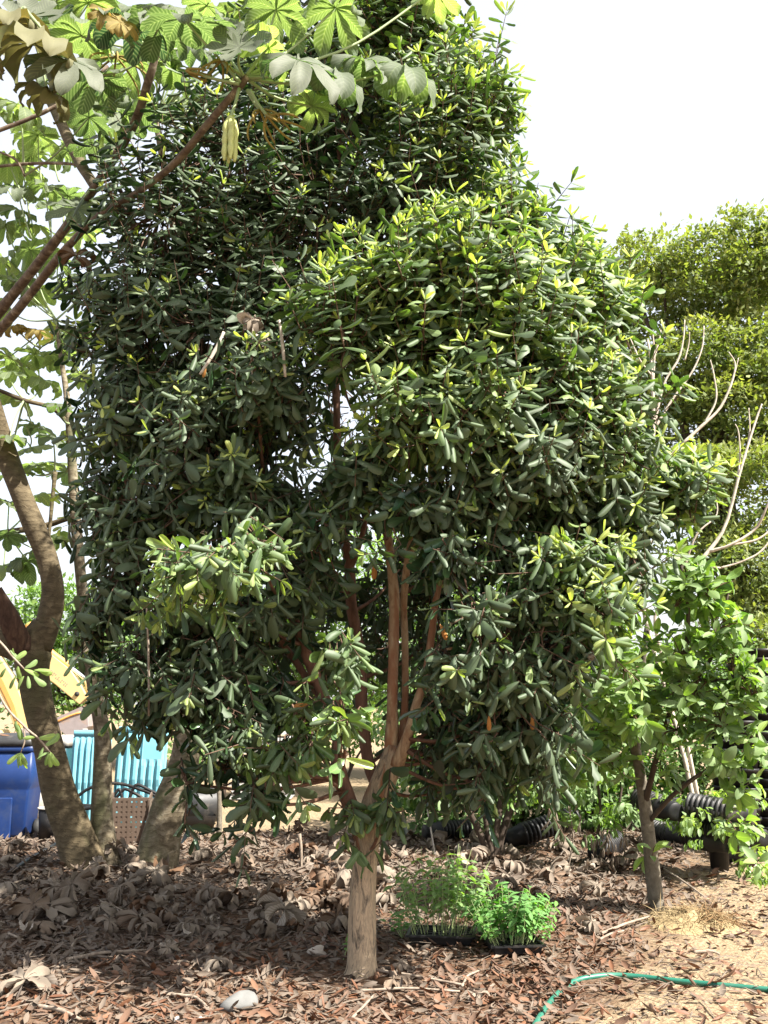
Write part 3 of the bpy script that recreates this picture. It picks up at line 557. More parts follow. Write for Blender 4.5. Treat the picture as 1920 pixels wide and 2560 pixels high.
CECT = [lobed_leaf(9, k, f, .06, rsx, .25) for k, f in ((.7, .2), (1.1, .3), (1.5, .35), (.9, -.2), (1.9, .4))]
CUPT = [lobed_leaf(9, -.9, .1, .05, rsx), lobed_leaf(8, -.5, .25, .05, rsx)]
DRYT = [lobed_leaf(8, k, f, .06, rsx, .8) for k, f in ((2.6, .8), (3.4, .9), (2.0, 1.2), (4.2, .8), (1.2, 1.0), (3.0, -1.0))]
def cec_mesh(t, age, rnd, mat, name='leaf'):
    mb = MB(); V, f, a, l = t; mb.add(V, f, age=age, rnd=rnd, across=a, along=l); me = mb.mesh(name); me.materials.append(mat); return me
CECM = {}
def cecropia():
    b1 = on_ground(225, 2165)
    root = thing('umbrella_tree', 'leaning grey brown trunk forking low, with huge lobed leaves overhead, beside blue bin', 'tree', b1)
    def seg(pts, mat=M_CTRUNK, name='limb', n=40, sides=18, rough=.07):
        w, r = pathpx(pts); mb = MB(); r = r * (.66 if mat is M_CBR else .86); tube(mb, w, r, n, sides, rough); return part(name, mb, mat, root)
    D = b1[1]
    seg([(222, 2230, D, 74), (210, 2165, D, 62), (184, 2080, D, 52), (150, 1985, D, 46), (124, 1875, D, 42), (96, 1767, D, 44), (82, 1690, D, 45), (80, 1640, D, 54), (88, 1605, D, 48), (112, 1560, D, 36)], name='trunk', n=60, sides=24)
    seg([(95, 1620, D, 40), (122, 1550, D, 34), (132, 1480, D, 31), (118, 1400, D, 31), (84, 1310, D, 32), (48, 1220, D, 31), (18, 1140, D, 30), (-20, 1020, D - .2, 28), (-60, 900, D - .6, 26)])
    seg([(78, 1640, D, 40), (30, 1612, D, 42), (-40, 1590, D, 40), (-140, 1540, D, 36)])
    seg([(66, 1625, D - .12, 32), (36, 1570, D - .2, 27), (12, 1520, D - .25, 24), (-12, 1475, D - .3, 20)], M_STUB, 'broken_limb', 20, 14, .25)
    # two long branches reaching over to the right
    seg([(-70, 930, D - .5, 22), (-30, 820, D - 1.0, 21), (10, 765, D - 1.3, 20), (110, 640, D - 1.8, 18), (200, 520, D - 2.4, 17), (270, 420, D - 2.8, 17), (335, 310, D - 3.1, 17), (372, 200, D - 3.4, 15), (392, 130, D - 3.5, 13)], M_CBR, n=60, sides=14)
    seg([(-70, 930, D - .5, 22), (-20, 850, D - 1.2, 18), (60, 755, D - 2.0, 17), (150, 640, D - 2.6, 15), (240, 545, D - 3.1, 12), (330, 490, D - 3.5, 12), (430, 415, D - 3.8, 14), (520, 310, D - 4.1, 14), (600, 215, D - 4.3, 15), (618, 190, D - 4.35, 12)], M_CBR, n=60, sides=14)
    seg([(240, 470, D - 2.6, 15), (205, 415, D - 2.4, 16), (170, 345, D - 2.2, 17), (140, 280, D - 2.0, 15), (90, 180, D - 1.8, 12)], M_CTRUNK, n=24, sides=12)
    seg([(-40, 420, D - 2, 6), (60, 410, D - 2, 6), (150, 408, D - 2.2, 6), (215, 415, D - 2.3, 6)], M_CBR, n=24, sides=8)
    seg([(-60, 345, D - 3, 8), (0, 325, D - 3, 8), (100, 285, D - 3, 8), (190, 235, D - 3, 7), (270, 165, D - 3, 6)], M_CBR, n=24, sides=8)
    seg([(0, 380, D - 2.0, 4), (40, 400, D - 2, 5), (62, 440, D - 2, 3)], M_CBR, n=12, sides=6)
    # second stem of the same base
    seg([(262, 2215, D + .15, 62), (258, 2130, D + .2, 44), (254, 2040, D + .2, 32), (256, 1930, D + .25, 27), (256, 1830, D + .25, 24), (238, 1730, D + .3, 21), (222, 1640, D + .3, 19), (212, 1540, D + .3, 17), (200, 1420, D + .3, 15), (188, 1280, D + .3, 15), (180, 1150, D + .3, 13), (168, 1000, D + .3, 10), (150, 880, D + .3, 6), (140, 800, D + .3, 3)], M_CTRUNK2, n=60)
    seg([(172, 1060, D + .3, 7), (130, 1020, D + .2, 7), (60, 1000, D + .1, 6), (-40, 960, D, 6)], M_CTRUNK, n=20, sides=8)
    seg([(186, 1290, D + .3, 8), (110, 1315, D + .4, 9), (20, 1330, D + .4, 9), (-40, 1340, D + .4, 9)], M_CTRUNK, n=20, sides=8)
    seg([(118, 1385, D + .1, 5), (130, 1260, D + .1, 6), (138, 1180, D + .1, 7)], M_CTRUNK, n=14, sides=8)
    # ---- leaves
    def leaf(px, py, Y, rpx, tilt=(0, 0, 1), spin=None, ti=None, age=0.2, rnd=.5, mat=None, frm=None, cup=False):
        c = P(px, py, Y); s = rpx * m_per_px(c)
        nrm = unit(np.array(tilt, float)); sp = random.uniform(0, 6.28) if spin is None else spin
        e = np.array([math.cos(sp), math.sin(sp), 0.0]); Fr = frames(e[None], nrm[None])[0]
        # keep the requested normal: rebuild x orthogonal to it
        x = unit(e - nrm * e.dot(nrm)); Fr = np.stack([x, np.cross(nrm, x), nrm])
        pool = CUPT if cup else CECT; ti = random.randrange(len(pool)) if ti is None else ti
        mt = mat or M_CEC; aq = round(age * 4) / 4; rq = round(rnd * 2) / 2; key = (cup, ti, aq, rq, mt.name)
        if key not in CECM: CECM[key] = cec_mesh(pool[ti], aq, rq, mt)
        M = mat4(c, Fr, s); o = link('leaf', CECM[key], None, root, M)
        if frm is not None:
            q = np.array(frm, float); mb = MB(); low = c - nrm * 0.006
            mid = 0.5 * (q + low) + np.array([0, 0, -0.07 * np.linalg.norm(q - low)]) + RNG.normal(0, .02, 3)
            tube(mb, [q, mid, low], [0.012, 0.008, 0.007], 10, 6, 0, True)
            link('petiole', mb.mesh('petiole'), M_PETIOLE, o, None, (root.matrix_basis @ root.matrix_basis.inverted() @ M).inverted())
        return o
    A = P(612, 195, D - 4.33); Bt = P(392, 128, D - 3.5)
    Y0 = D - 4.4
    # cluster on the long branch
    leaf(462, 48, Y0 - .1, 150, (.1, -.35, 1), .4, 0, .3, 0, None, A)
    leaf(598, 118, Y0 - .15, 115, (-.2, -1.0, .55), 1.6, 1, .0, .5, None, A, True)
    leaf(672, 120, Y0 - .0, 115, (.7, .4, .8), 0.2, 2, .9, .5, None, A)
    leaf(745, 150, Y0 - .2, 155, (.3, -.75, .8), -.6, 2, .1, 1, None, A)
    leaf(835, 180, Y0 + .0, 150, (.5, -.4, 1), -.4, 4, .35, 1, None, A)
    leaf(900, 150, Y0 + .3, 120, (.3, -.5, 1), .2, 2, .25, .5, None, A)
    leaf(1010, 170, Y0 + .4, 155, (.4, -.45, 1), -.5, 4, .45, 1, None, A)
    leaf(690, 25, Y0 + .1, 120, (.2, .4, 1), .9, 1, .55, .5, None, A)
    leaf(840, 20, Y0 + .25, 130, (.2, .2, 1), 2.0, 2, .6, .5, None, A)
    leaf(1085, -25, Y0 + .5, 90, (.3, .3, 1), .5, 2, .9, .5, None, A)
    leaf(540, 60, Y0 + .3, 100, (-.2, -.3, 1), 2.5, 3, .2, .5, None, A)
    leaf(780, 265, Y0 + .2, 95, (.4, .3, 1), -1.0, 2, .7, .5, None, A)
    # near cluster at the upper left corner, old yellowing leaves among it
    Q = P(60, 20, D - 4.6)
    leaf(85, 110, D - 4.8, 185, (-.1, -.1, 1), -1.3, 4, 0, 0, M_CECY, Q)
    leaf(175, 150, D - 4.7, 140, (.3, -.8, .8), -1.2, 2, 0, .5, None, Q)
    leaf(20, 60, D - 4.6, 150, (-.4, -.1, 1), -1.8, 4, .1, .5, M_CECY, Q)
    leaf(70, 40, D - 4.3, 120, (.1, -.9, .6), 0, 1, 0, 0, None, Q, True)
    leaf(120, 235, D - 4.5, 110, (.3, -.1, 1), -1.5, 4, .0, 0, M_CECY, Q)
    leaf(310, 60, D - 4.0, 140, (0, -.2, 1), .8, 1, .1, 0, None, Bt)
    leaf(395, 70, D - 4.1, 130, (.1, -.1, 1), -.7, 2, .15, 0, None, Bt)
    leaf(235, 190, D - 3.4, 130, (-.1, .0, 1), 2.2, 3, .15, 0, None, Bt)
    leaf(262, 30, D - 4.2, 62, (.3, -.8, .4), -1.0, 1, 1, 1, M_CECY, Bt)
    leaf(300, 55, D - 4.3, 62, (.4, -.8, .4), 1.0, 1, 1, 1, M_CECY, Bt)
    leaf(205, 90, D - 3.6, 120, (.2, .1, 1), None, 1, .4, .5, None, Bt)
    leaf(330, 150, D - 3.2, 105, (.1, .1, 1), None, 1, .5, .5, None, Bt)
    leaf(430, 170, D - 3.0, 90, (.2, .1, 1), None, 1, .5, .5, None, Bt)
    leaf(480, 120, D - 3.2, 100, (.1, -.3, 1), None, 2, .3, .5, None, Bt)
    # leaves further back; the star-shaped one in front of the branches
    leaf(192, 520, D - 2.6, 105, (.3, -.9, .55), .6, 0, .2, 0, None, P(230, 470, D - 2.6))
    leaf(240, 360, D - 2.6, 80, (0, -.3, 1), None, 3, .15, 0, None, P(240, 470, D - 2.6))
    leaf(95, 825, D - .9, 60, (.2, -.3, 1), None, 2, 1, 1, M_CECY, P(100, 870, D - .9))
    leaf(35, 815, D - 1.0, 52, (-.2, -.3, 1), None, 4, 1, .5, M_CECY, P(100, 870, D - .9))
    rr = random.Random(3); tips = [P(60, 440, D - 1.9), P(140, 800, D + .3), P(90, 180, D - 1.8), P(60, 1000, D + .1), P(20, 1330, D + .4), P(138, 1180, D + .1), P(175, 1060, D + .3)]
    spots = [(40, 470), (120, 450), (60, 560), (20, 640), (130, 580), (90, 330), (30, 290), (150, 360), (220, 300), (60, 700), (20, 760), (150, 720), (60, 930), (110, 950), (30, 1000), (150, 1010), (90, 1060), (20, 1080), (60, 1180), (95, 1240), (35, 1260), (120, 1330), (60, 1400), (20, 1420), (150, 880), (200, 930), (250, 250), (300, 240), (350, 280), (180, 60), (130, 20), (220, 10), (330, 10), (420, 10), (520, 20), (600, 10), (160, 640), (210, 590), (10, 880), (240, 700), (90, 1150), (45, 520), (165, 480), (120, 520), (30, 380), (190, 250), (110, 640), (45, 430), (260, 130), (170, 200), (30, 920), (80, 880), (20, 1150), (70, 1110), (130, 1090), (30, 1330), (90, 1380), (160, 1180), (15, 560), (70, 620), (100, 720), (30, 700), (10, 430), (70, 380), (200, 1080), (180, 830), (230, 820), (50, 260)]
    for (x, y) in spots:
        Y = D + rr.uniform(-.3, 1.6) if y > 300 else D - rr.uniform(1.0, 2.6)
        q = P(x, y, Y); fr = min(tips, key=lambda t: np.linalg.norm(t - q))
        d = np.linalg.norm(fr - q)
        fr2 = fr if d < 1.1 else q + unit(fr - q) * .6
        leaf(x + rr.uniform(-15, 15), y + rr.uniform(-15, 15), Y, rr.uniform(58, 92) * (1.0 if y > 300 else 1.45), (rr.uniform(-.5, .5), rr.uniform(-.6, .4), 1), None, None, rr.choice((.2, .4, .5, .75, .75)), rr.choice((0, .5, 1)), None, fr2)  # higher ages paint in a backlit yellow-green
    hi = P(300, -250, D - 2.2)
    for k in range(26):      # unseen leaves above the view, added to shade the ground
        q = hi + np.array([rr.uniform(-2.2, 1.3), rr.uniform(-1.4, 1.6), rr.uniform(-.5, .9)]); x, y, w = project(q)
        if y > -60: continue
        leaf(x, y, q[1], rr.uniform(.3, .4) / m_per_px(q), (rr.uniform(-.4, .4), rr.uniform(-.4, .4), 1), None, None, .4, .5, None, q + unit(hi - q) * .5)
    # fruit fingers and catkins
    def fingers(stalk, top, n, length, r, mat, name, spread, droopv, knob=.0, curve=.25):
        g = MB(); tube(g, [stalk, .5 * (stalk + top) + np.array([0, 0, -.01]), top], [.012, .009, .010], 10, 7); s = part('stalk', g, M_PETIOLE, root)
        for k in range(n):
            a = 2 * PI * k / n + .3; o = np.array([math.cos(a), math.sin(a) * .8, 0]) * spread
            ax = unit(np.array(droopv, float) + np.array([o[0], o[1], 0]) * curve / max(spread, 1e-3))
            t = np.linspace(0, 1, 12)[:, None]; pts = top + o * np.minimum(t * 5, 1) * 1.0 + ax * t * length + np.array([math.cos(a), math.sin(a), 0]) * curve * length * .35 * np.sin(t * 2.6)
            rad = r * (1 + knob * np.sin(np.arange(12) * 2.1 + k)) * np.interp(t[:, 0], [0, .06, .85, 1], [.7, 1, .8, .35])
            m2 = MB(); tube(m2, pts, rad, 26, 8, .05); part(name, m2, mat, root)
    fingers(P(598, 222, Y0 + .05), P(577, 293, Y0 - .02), 4, .285, .021, M_FRUIT, 'fruit_finger', .024, (0, 0, -1), .18, .02)
    fingers(P(618, 225, Y0 + .05), P(650, 275, Y0 + .05), 5, .19, .008, M_CATKIN, 'catkin', .012, (.5, -.1, -1), 0, .7)
    fingers(P(625, 225, Y0), P(668, 290, Y0), 5, .20, .008, M_CATKIN, 'catkin', .012, (.9, 0, -.55), 0, .7)
    fingers(P(600, 205, Y0), P(555, 150, Y0), 6, .17, .008, M_CATKIN, 'catkin', .012, (-.3, -.1, -1), 0, .6)
    fingers(P(598, 210, Y0), P(465, 175, Y0), 4, .14, .009, M_CATKIN, 'catkin', .012, (1, 0, -.3), 0, .3)
    fingers(P(280, 130, D - 3.4), P(290, 140, D - 3.4), 8, .26, .008, M_CATKIN, 'catkin', .02, (0, 0, -1), 0, 1.0)
    # right-hand trunk: a separate base
    b2 = on_ground(388, 2165)
    r2 = thing('umbrella_tree', 'thick ringed trunk leaning right with sun patch, beside brown perforated crate', 'tree', b2); E = b2[1]
    w, r = pathpx([(378, 2235, E, 68), (388, 2165, E, 58), (405, 2080, E, 48), (428, 2000, E, 41), (456, 1925, E, 35), (470, 1850, E, 33), (474, 1750, E, 29), (478, 1660, E, 27), (488, 1580, E, 24), (496, 1500, E, 20), (500, 1400, E, 18), (500, 1200, E, 16), (480, 950, E, 14), (440, 600, E, 11), (390, 300, E - .2, 8)])
    g = MB(); tube(g, w, r, 70, 22, .07); part('trunk', g, M_CTRUNK2, r2)
    tip = P(390, 300, E - .2)
    for k in range(44):  # extra leaves spread rightward, mostly hidden, added to shade the ground
        q = tip + np.array([random.uniform(-1.4, 2.4), random.uniform(-1.0, .8), random.uniform(-.4, 1.4)]); nn = unit(np.array([random.uniform(-.5, .5), random.uniform(-.5, .4), 1])); x = unit(np.array([math.cos(k), math.sin(k), 0]) - nn * (math.cos(k) * nn[0] + math.sin(k) * nn[1]))
        key = (False, k % 5, .5, .5, M_CEC.name)
        if key not in CECM: CECM[key] = cec_mesh(CECT[k % 5], .5, .5, M_CEC)
        M = mat4(q, np.stack([x, np.cross(nn, x), nn]), random.uniform(.28, .36)); o = link('leaf', CECM[key], None, r2, M)
        mb = MB(); tube(mb, [tip, .5 * (tip + q) + np.array([0, 0, .05]), q - nn * .006], [.012, .008, .007], 8, 5); link('petiole', mb.mesh('petiole'), M_PETIOLE, o, None, M.inverted())
    return D
D_CEC = cecropia()

# ------------------------------------------------------------------ generic leafy crowns
def ellipsoid_leaves(lobes, size, tmpls, age_mu, n_per, droop=.2, ageup=.3, seed=1):
    g = np.random.default_rng(seed); ps, ds, ns, ss, ag = [], [], [], [], []
    for c, R, mul in lobes:
        n = int(n_per * mul); u = unit(g.normal(size=(n, 3))); r = g.uniform(.25, 1.08, n) ** .6
        # clumps: pull leaves towards a few sprig centres so that gaps open between them
        nc = max(4, n // 16); cu = unit(g.normal(size=(nc, 3))); cr = g.uniform(.35, 1.05, nc) ** .6; cen = cu * cr[:, None]
        w = g.integers(0, nc, n); q = cen[w] * 1.05 + g.normal(0, .16, (n, 3)) * np.array([1.1, 1, .8])
        ps.append(np.asarray(c) + q * R); out = unit(q)
        ds.append(unit(out * .6 + g.normal(0, .6, (n, 3)) + np.array([0, 0, -droop]))); ns.append(unit(np.array([0, 0, 1.0]) + out * .4 + g.normal(0, .35, (n, 3))))
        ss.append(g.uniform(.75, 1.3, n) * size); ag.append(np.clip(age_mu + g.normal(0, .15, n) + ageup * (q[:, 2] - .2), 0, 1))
    p = np.concatenate(ps); return p, frames(np.concatenate(ds), np.concatenate(ns)), np.concatenate(ss), np.concatenate(ag), g.uniform(0, 1, len(p)), g.integers(0, len(tmpls), len(p))
def far_tree(name, label, base, lobes_px, Y, size, mat, n_per, trunk_r, group, seed, age=.3, depth=1.2, limbs=None):
    base = np.asarray(base); root = thing(name, label, 'tree', base, group)
    L = []
    for a in lobes_px:
        c = P(a[0], a[1], Y + (a[4] if len(a) > 4 else 0)); k = m_per_px(c); L.append((c, np.array([a[2] * k, depth, a[3] * k]), a[2] * a[3] / 10000.0))
    L2 = [(c + RNG.uniform(-.75, .75, 3) * R, R * np.array([RNG.uniform(.4, .65), .6, RNG.uniform(.28, .55)]), mul * .24) for c, R, mul in L for _ in range(4)]
    mb = MB(); top = np.mean([c for c, _, _ in L], axis=0)
    tube(mb, [base - ZUP * .1, base * .6 + top * .4 + np.array([.1, 0, 0]), top], [trunk_r, trunk_r * .75, trunk_r * .4], 16, 9, .1); part('trunk', mb, M_FARBARK, root)
    for c, R, mul in L[:: max(1, len(L) // 5)]:
        s = base * .45 + top * .55; m2 = MB(); tube(m2, [s, .5 * (s + c) + RNG.normal(0, .18, 3), c + RNG.normal(0, .1, 3)], [trunk_r * .32, trunk_r * .2, trunk_r * .06], 12, 6, .1); part('limb', m2, M_FARBARK, root)
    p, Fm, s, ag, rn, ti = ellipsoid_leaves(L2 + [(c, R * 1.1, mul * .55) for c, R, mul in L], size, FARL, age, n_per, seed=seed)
    g = MB()
    for t in range(2):
        q = ti == t; stamp(g, FARL[t], p[q], Fm[q], s[q], ag[q], rn[q])
    part('crown', g, mat, root)['kind'] = 'stuff'
    return root
def gb(px, Y): 
    d = ray(px, 1800); x = d[0] / d[1] * Y; return np.array([x, Y, float(gz(x, Y))])
far_tree('shade_tree', 'tall tree with fine yellow green foliage behind leafless shrub at right', gb(1830, 15.0),
         [(1700, 720, 130, 90), (1830, 700, 130, 90), (1940, 680, 120, 90), (1640, 660, 70, 50), (1760, 640, 90, 45), (1880, 620, 80, 50), (1600, 850, 90, 80, .6), (1740, 930, 150, 100), (1890, 900, 140, 110), (1690, 1060, 120, 100, .4), (1850, 1080, 150, 110), (1760, 1240, 130, 110, -.3), (1900, 1250, 120, 100), (1820, 1400, 130, 90, -.3), (1640, 1230, 80, 90, .8), (1980, 1420, 90, 120), (2000, 1000, 100, 150), (1860, 1560, 120, 90, -.2), (1560, 660, 50, 35)],
         15.0, .085, M_FAR, 2700, .26, None, 21, .38, 1.0)
far_tree('background_tree', 'pale green bushy tree behind excavator arm at left', gb(190, 25), [(150, 1560, 130, 90), (230, 1640, 120, 100), (120, 1680, 120, 90), (260, 1530, 90, 70), (60, 1640, 110, 110), (190, 1760, 150, 80), (180, 1490, 70, 50)], 25, .13, M_FARG, 1300, .2, 'trees beyond the yard', 22, .4, 1.5)
far_tree('background_tree', 'light green tree seen between the ringed trunks, behind turquoise panels', gb(380, 27), [(360, 1560, 110, 110), (420, 1650, 120, 100), (330, 1700, 120, 90), (480, 1540, 110, 120), (560, 1620, 110, 120), (520, 1740, 130, 80)], 27, .13, M_FARG, 1248, .2, 'trees beyond the yard', 23, .55, 1.5)
far_tree('background_tree', 'light green tree glimpsed behind the dark limbs of the evergreen', gb(760, 24), [(700, 1480, 110, 130), (800, 1420, 130, 110), (760, 1600, 150, 110), (900, 1520, 130, 120), (840, 1680, 150, 90), (680, 1680, 120, 90)], 24, .13, M_FARG, 1248, .2, 'trees beyond the yard', 24, .6, 1.5)
far_tree('background_tree', 'yellow green tree glimpsed behind the evergreen, right of its trunk', gb(1180, 22), [(1060, 1460, 130, 130), (1200, 1420, 140, 130), (1120, 1600, 160, 120), (1300, 1560, 150, 130), (1230, 1700, 170, 90), (1030, 1700, 120, 90), (1380, 1420, 110, 150)], 22, .12, M_FARG, 1352, .2, 'trees beyond the yard', 25, .6, 1.5)

# ------------------------------------------------------------------ young tree at right, bare shrub, thicket behind
def young_tree():
    b = on_ground(1642, 2275); root = thing('young_tree', 'slender young tree with bright green broad leaves beside straw mound', 'tree', b); Y = b[1]
    def seg(name, pts, mat, n=30, s=12, rg=.08):
        w, r = pathpx(pts); g = MB(); tube(g, w, r, n, s, rg); part(name, g, mat, root)
    seg('trunk', [(1644, 2310, Y, 26), (1641, 2270, Y, 22), (1632, 2180, Y, 19), (1620, 2080, Y, 17), (1612, 2010, Y, 15), (1600, 1930, Y, 13), (1588, 1860, Y, 12), (1592, 1780, Y, 11), (1600, 1700, Y, 9), (1620, 1560, Y - .1, 7)], M_SAPBARK, 50, 16)
    for pts in ([(1612, 2010, Y, 9), (1640, 1900, Y - .2, 7), (1680, 1760, Y - .4, 6), (1712, 1640, Y - .5, 6), (1720, 1520, Y - .5, 5), (1700, 1400, Y - .5, 4)], [(1680, 1760, Y - .4, 5), (1740, 1700, Y - .5, 5), (1800, 1600, Y - .5, 4), (1820, 1480, Y - .5, 3)], [(1618, 2060, Y, 6), (1680, 1990, Y - .2, 6), (1760, 1930, Y - .3, 5), (1840, 1900, Y - .4, 4)], [(1592, 1800, Y, 6), (1540, 1760, Y - .1, 4), (1480, 1780, Y - .1, 3)], [(1740, 1700, Y - .5, 4), (1820, 1700, Y - .6, 4), (1890, 1690, Y - .6, 3)]):
        seg('limb', pts, M_FARBARK, 20, 8)
    lob = [(1560, 1660, -.6, 80, 80, 26), (1500, 1740, -.5, 80, 70, 24), (1600, 1800, -.5, 80, 70, 22), (1460, 1880, -.2, 90, 60, 20), (1580, 1560, -.6, 60, 60, 14), (1720, 1430, -.6, 90, 70, 26), (1690, 1500, -.5, 90, 60, 22), (1770, 1470, -.6, 80, 80, 26), (1790, 1560, -.6, 90, 70, 26), (1700, 1620, -.5, 110, 70, 26), (1830, 1660, -.6, 90, 70, 28), (1880, 1720, -.7, 70, 60, 20), (1740, 1720, -.5, 110, 80, 34), (1640, 1720, -.3, 90, 80, 28), (1800, 1800, -.6, 100, 70, 32), (1690, 1810, -.4, 100, 60, 26), (1560, 1790, -.1, 80, 80, 24), (1480, 1830, 0, 90, 70, 22), (1540, 1900, 0, 90, 60, 18), (1890, 1850, -.6, 60, 60, 16), (1790, 1900, -.5, 80, 50, 16), (1850, 1960, -.5, 60, 50, 12), (1650, 1930, -.2, 50, 60, 7), (1630, 2130, -.1, 40, 50, 5), (1420, 1900, .3, 90, 70, 16), (1840, 2060, -.4, 50, 50, 9), (1880, 2150, -.5, 45, 40, 8), (1590, 1650, -.3, 60, 60, 14)]
    tw = MB(); pl, dl, nl, sl_, al = [], [], [], [], []
    for (px, py, dy, rx, ry, n) in lob:
        c = P(px, py, Y + dy); k = m_per_px(c)
        for q in range(max(2, int(n / 1.7))):
            u = unit(RNG.normal(size=3)); e = c + u * np.array([rx * k, .3, ry * k]) * random.uniform(.4, 1.0)
            ax = unit(u * .6 + ZUP * random.uniform(-.3, .9)); tube(tw, [c - ZUP * .05, .5 * (c + e), e], [.005, .004, .002], 6, 4, 0, False)
            m = random.choice((4, 5, 6, 7)); ph = random.uniform(0, 6.3); e1 = unit(np.cross(ax, [.2, .9, .3])); e2 = np.cross(ax, e1)
            for j in range(m):
                a = ph + j * 2.4; rad = e1 * math.cos(a) + e2 * math.sin(a); op = random.uniform(.6, 1.25)
                d = unit(ax * math.cos(op) + rad * math.sin(op) + np.array([0, 0, -.12]))
                pl.append(e - ax * (.1 * (1 - j / m)) + d * .01); dl.append(d); nl.append(ax + ZUP * .5 + RNG.normal(0, .2, 3)); sl_.append(random.uniform(.105, .175)); al.append(min(1, max(0, random.gauss(.22, .22))))
    part('twig', tw, M_TWIG, root)['kind'] = 'stuff'
    p = np.array(pl); Fm = frames(np.array(dl), np.array(nl)); print('YOUNG LEAVES', len(p))
    plant_leaves(root, BROADT, RNG.integers(0, 3, len(p)), p, Fm, np.array(sl_), np.array(al), RNG.uniform(0, 1, len(p)), M_BROAD, 300)
young_tree()

def bare_shrub():
    b = gb(1745, 10.7); root = thing('leafless_shrub', 'leafless shrub with bleached bare twigs behind the evergreen at right', 'shrub', b); Y = 10.7
    g = random.Random(4)
    def seg(name, pts, n=26, s=8):
        w, r = pathpx(pts); m = MB(); tube(m, w, r * .68, n, s, .12); part(name, m, M_PALE, root); return w
    base = tuple(project(b)[:2])
    seg('stem', [(base[0], base[1] + 10, Y, 9), (1700, 1850, Y, 8), (1612, 1540, Y, 8), (1610, 1400, Y, 8), (1628, 1150, Y, 7), (1634, 1060, Y, 6.5), (1630, 930, Y, 5), (1620, 850, Y, 4)])
    seg('stem', [(base[0] + 10, base[1] + 10, Y, 9), (1705, 1800, Y, 7), (1650, 1620, Y, 7), (1640, 1530, Y, 7), (1700, 1455, Y - .1, 7), (1770, 1380, Y - .1, 7), (1815, 1310, Y - .1, 6), (1850, 1180, Y - .1, 5), (1890, 1050, Y, 4), (1905, 1010, Y, 2.5)])
    tw = [[(1634, 1070, Y, 5), (1660, 960, Y, 4), (1695, 900, Y, 4), (1708, 850, Y, 3), (1712, 800, Y, 2)], [(1634, 1075, Y, 5), (1680, 1000, Y, 4), (1730, 930, Y, 3.5), (1755, 870, Y, 3), (1760, 815, Y, 2)], [(1632, 970, Y, 4), (1636, 890, Y, 3.5), (1632, 830, Y, 2)], [(1634, 900, Y, 3.5), (1648, 850, Y, 3), (1652, 825, Y, 2)], [(1630, 940, Y, 3.5), (1600, 900, Y, 3), (1575, 845, Y, 2)], [(1700, 1115, Y, 6), (1760, 1060, Y, 5.5), (1800, 1020, Y, 5), (1828, 960, Y, 4), (1838, 910, Y, 3), (1822, 880, Y, 2)], [(1760, 1060, Y, 4), (1790, 1000, Y, 3.5), (1785, 940, Y, 3), (1776, 900, Y, 2)], [(1634, 1230, Y, 6), (1665, 1160, Y, 6), (1700, 1115, Y, 6)], [(1828, 960, Y, 3), (1840, 920, Y, 2.5), (1846, 895, Y, 1.6)], [(1712, 900, Y, 3), (1722, 860, Y, 2), (1724, 830, Y, 1.5)], [(1770, 1380, Y - .1, 5.5), (1830, 1360, Y - .2, 5), (1890, 1320, Y - .2, 5), (1920, 1260, Y - .3, 4), (1960, 1180, Y - .3, 4)], [(1830, 1362, Y - .2, 4), (1900, 1345, Y - .2, 4), (1960, 1290, Y - .2, 4)], [(1800, 1420, Y - .1, 4), (1850, 1405, Y - .1, 4), (1900, 1380, Y - .1, 3.5), (1940, 1330, Y - .1, 3)], [(1740, 1410, Y - .1, 4), (1800, 1420, Y - .1, 4)], [(1842, 1210, Y - .1, 4), (1850, 1140, Y, 3), (1846, 1080, Y, 2.5), (1838, 1060, Y, 1.6)], [(1862, 1150, Y, 3.5), (1874, 1080, Y, 3), (1872, 1020, Y, 2)], [(1700, 1455, Y - .1, 4), (1740, 1340, Y - .2, 3.5), (1790, 1290, Y - .2, 3), (1790, 1240, Y - .2, 2)], [(1606, 1440, Y, 4), (1620, 1380, Y - .2, 3), (1632, 1345, Y - .2, 2)]]
    for t in tw: seg('twig', t, 18, 6)
bare_shrub()

def thicket(name, label, base, Y, lobes, stems, mat, size, tmpls, n, seed, age=.2, leafparts=0):
    root = thing(name, label, 'shrub', base)
    for pts in stems:
        w, r = pathpx(pts); g = MB(); tube(g, w, r, 24, 8, .1); part('stem', g, M_FARBARK, root)
    L = []
    for a in lobes:
        c = P(a[0], a[1], Y + a[4]); k = m_per_px(c); L.append((c, np.array([a[2] * k, .35, a[3] * k]), a[2] * a[3] / 10000.0))
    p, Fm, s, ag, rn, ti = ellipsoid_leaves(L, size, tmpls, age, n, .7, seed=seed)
    if leafparts: plant_leaves(root, tmpls, ti, p, Fm, s, ag, rn, mat, leafparts, 'foliage')
    else:
        g = MB()
        for t in range(len(tmpls)):
            q = ti == t; stamp(g, tmpls[t], p[q], Fm[q], s[q], ag[q], rn[q])
        part('foliage', g, mat, root)['kind'] = 'stuff'
bs = on_ground(1232, 2150); Yb = bs[1]
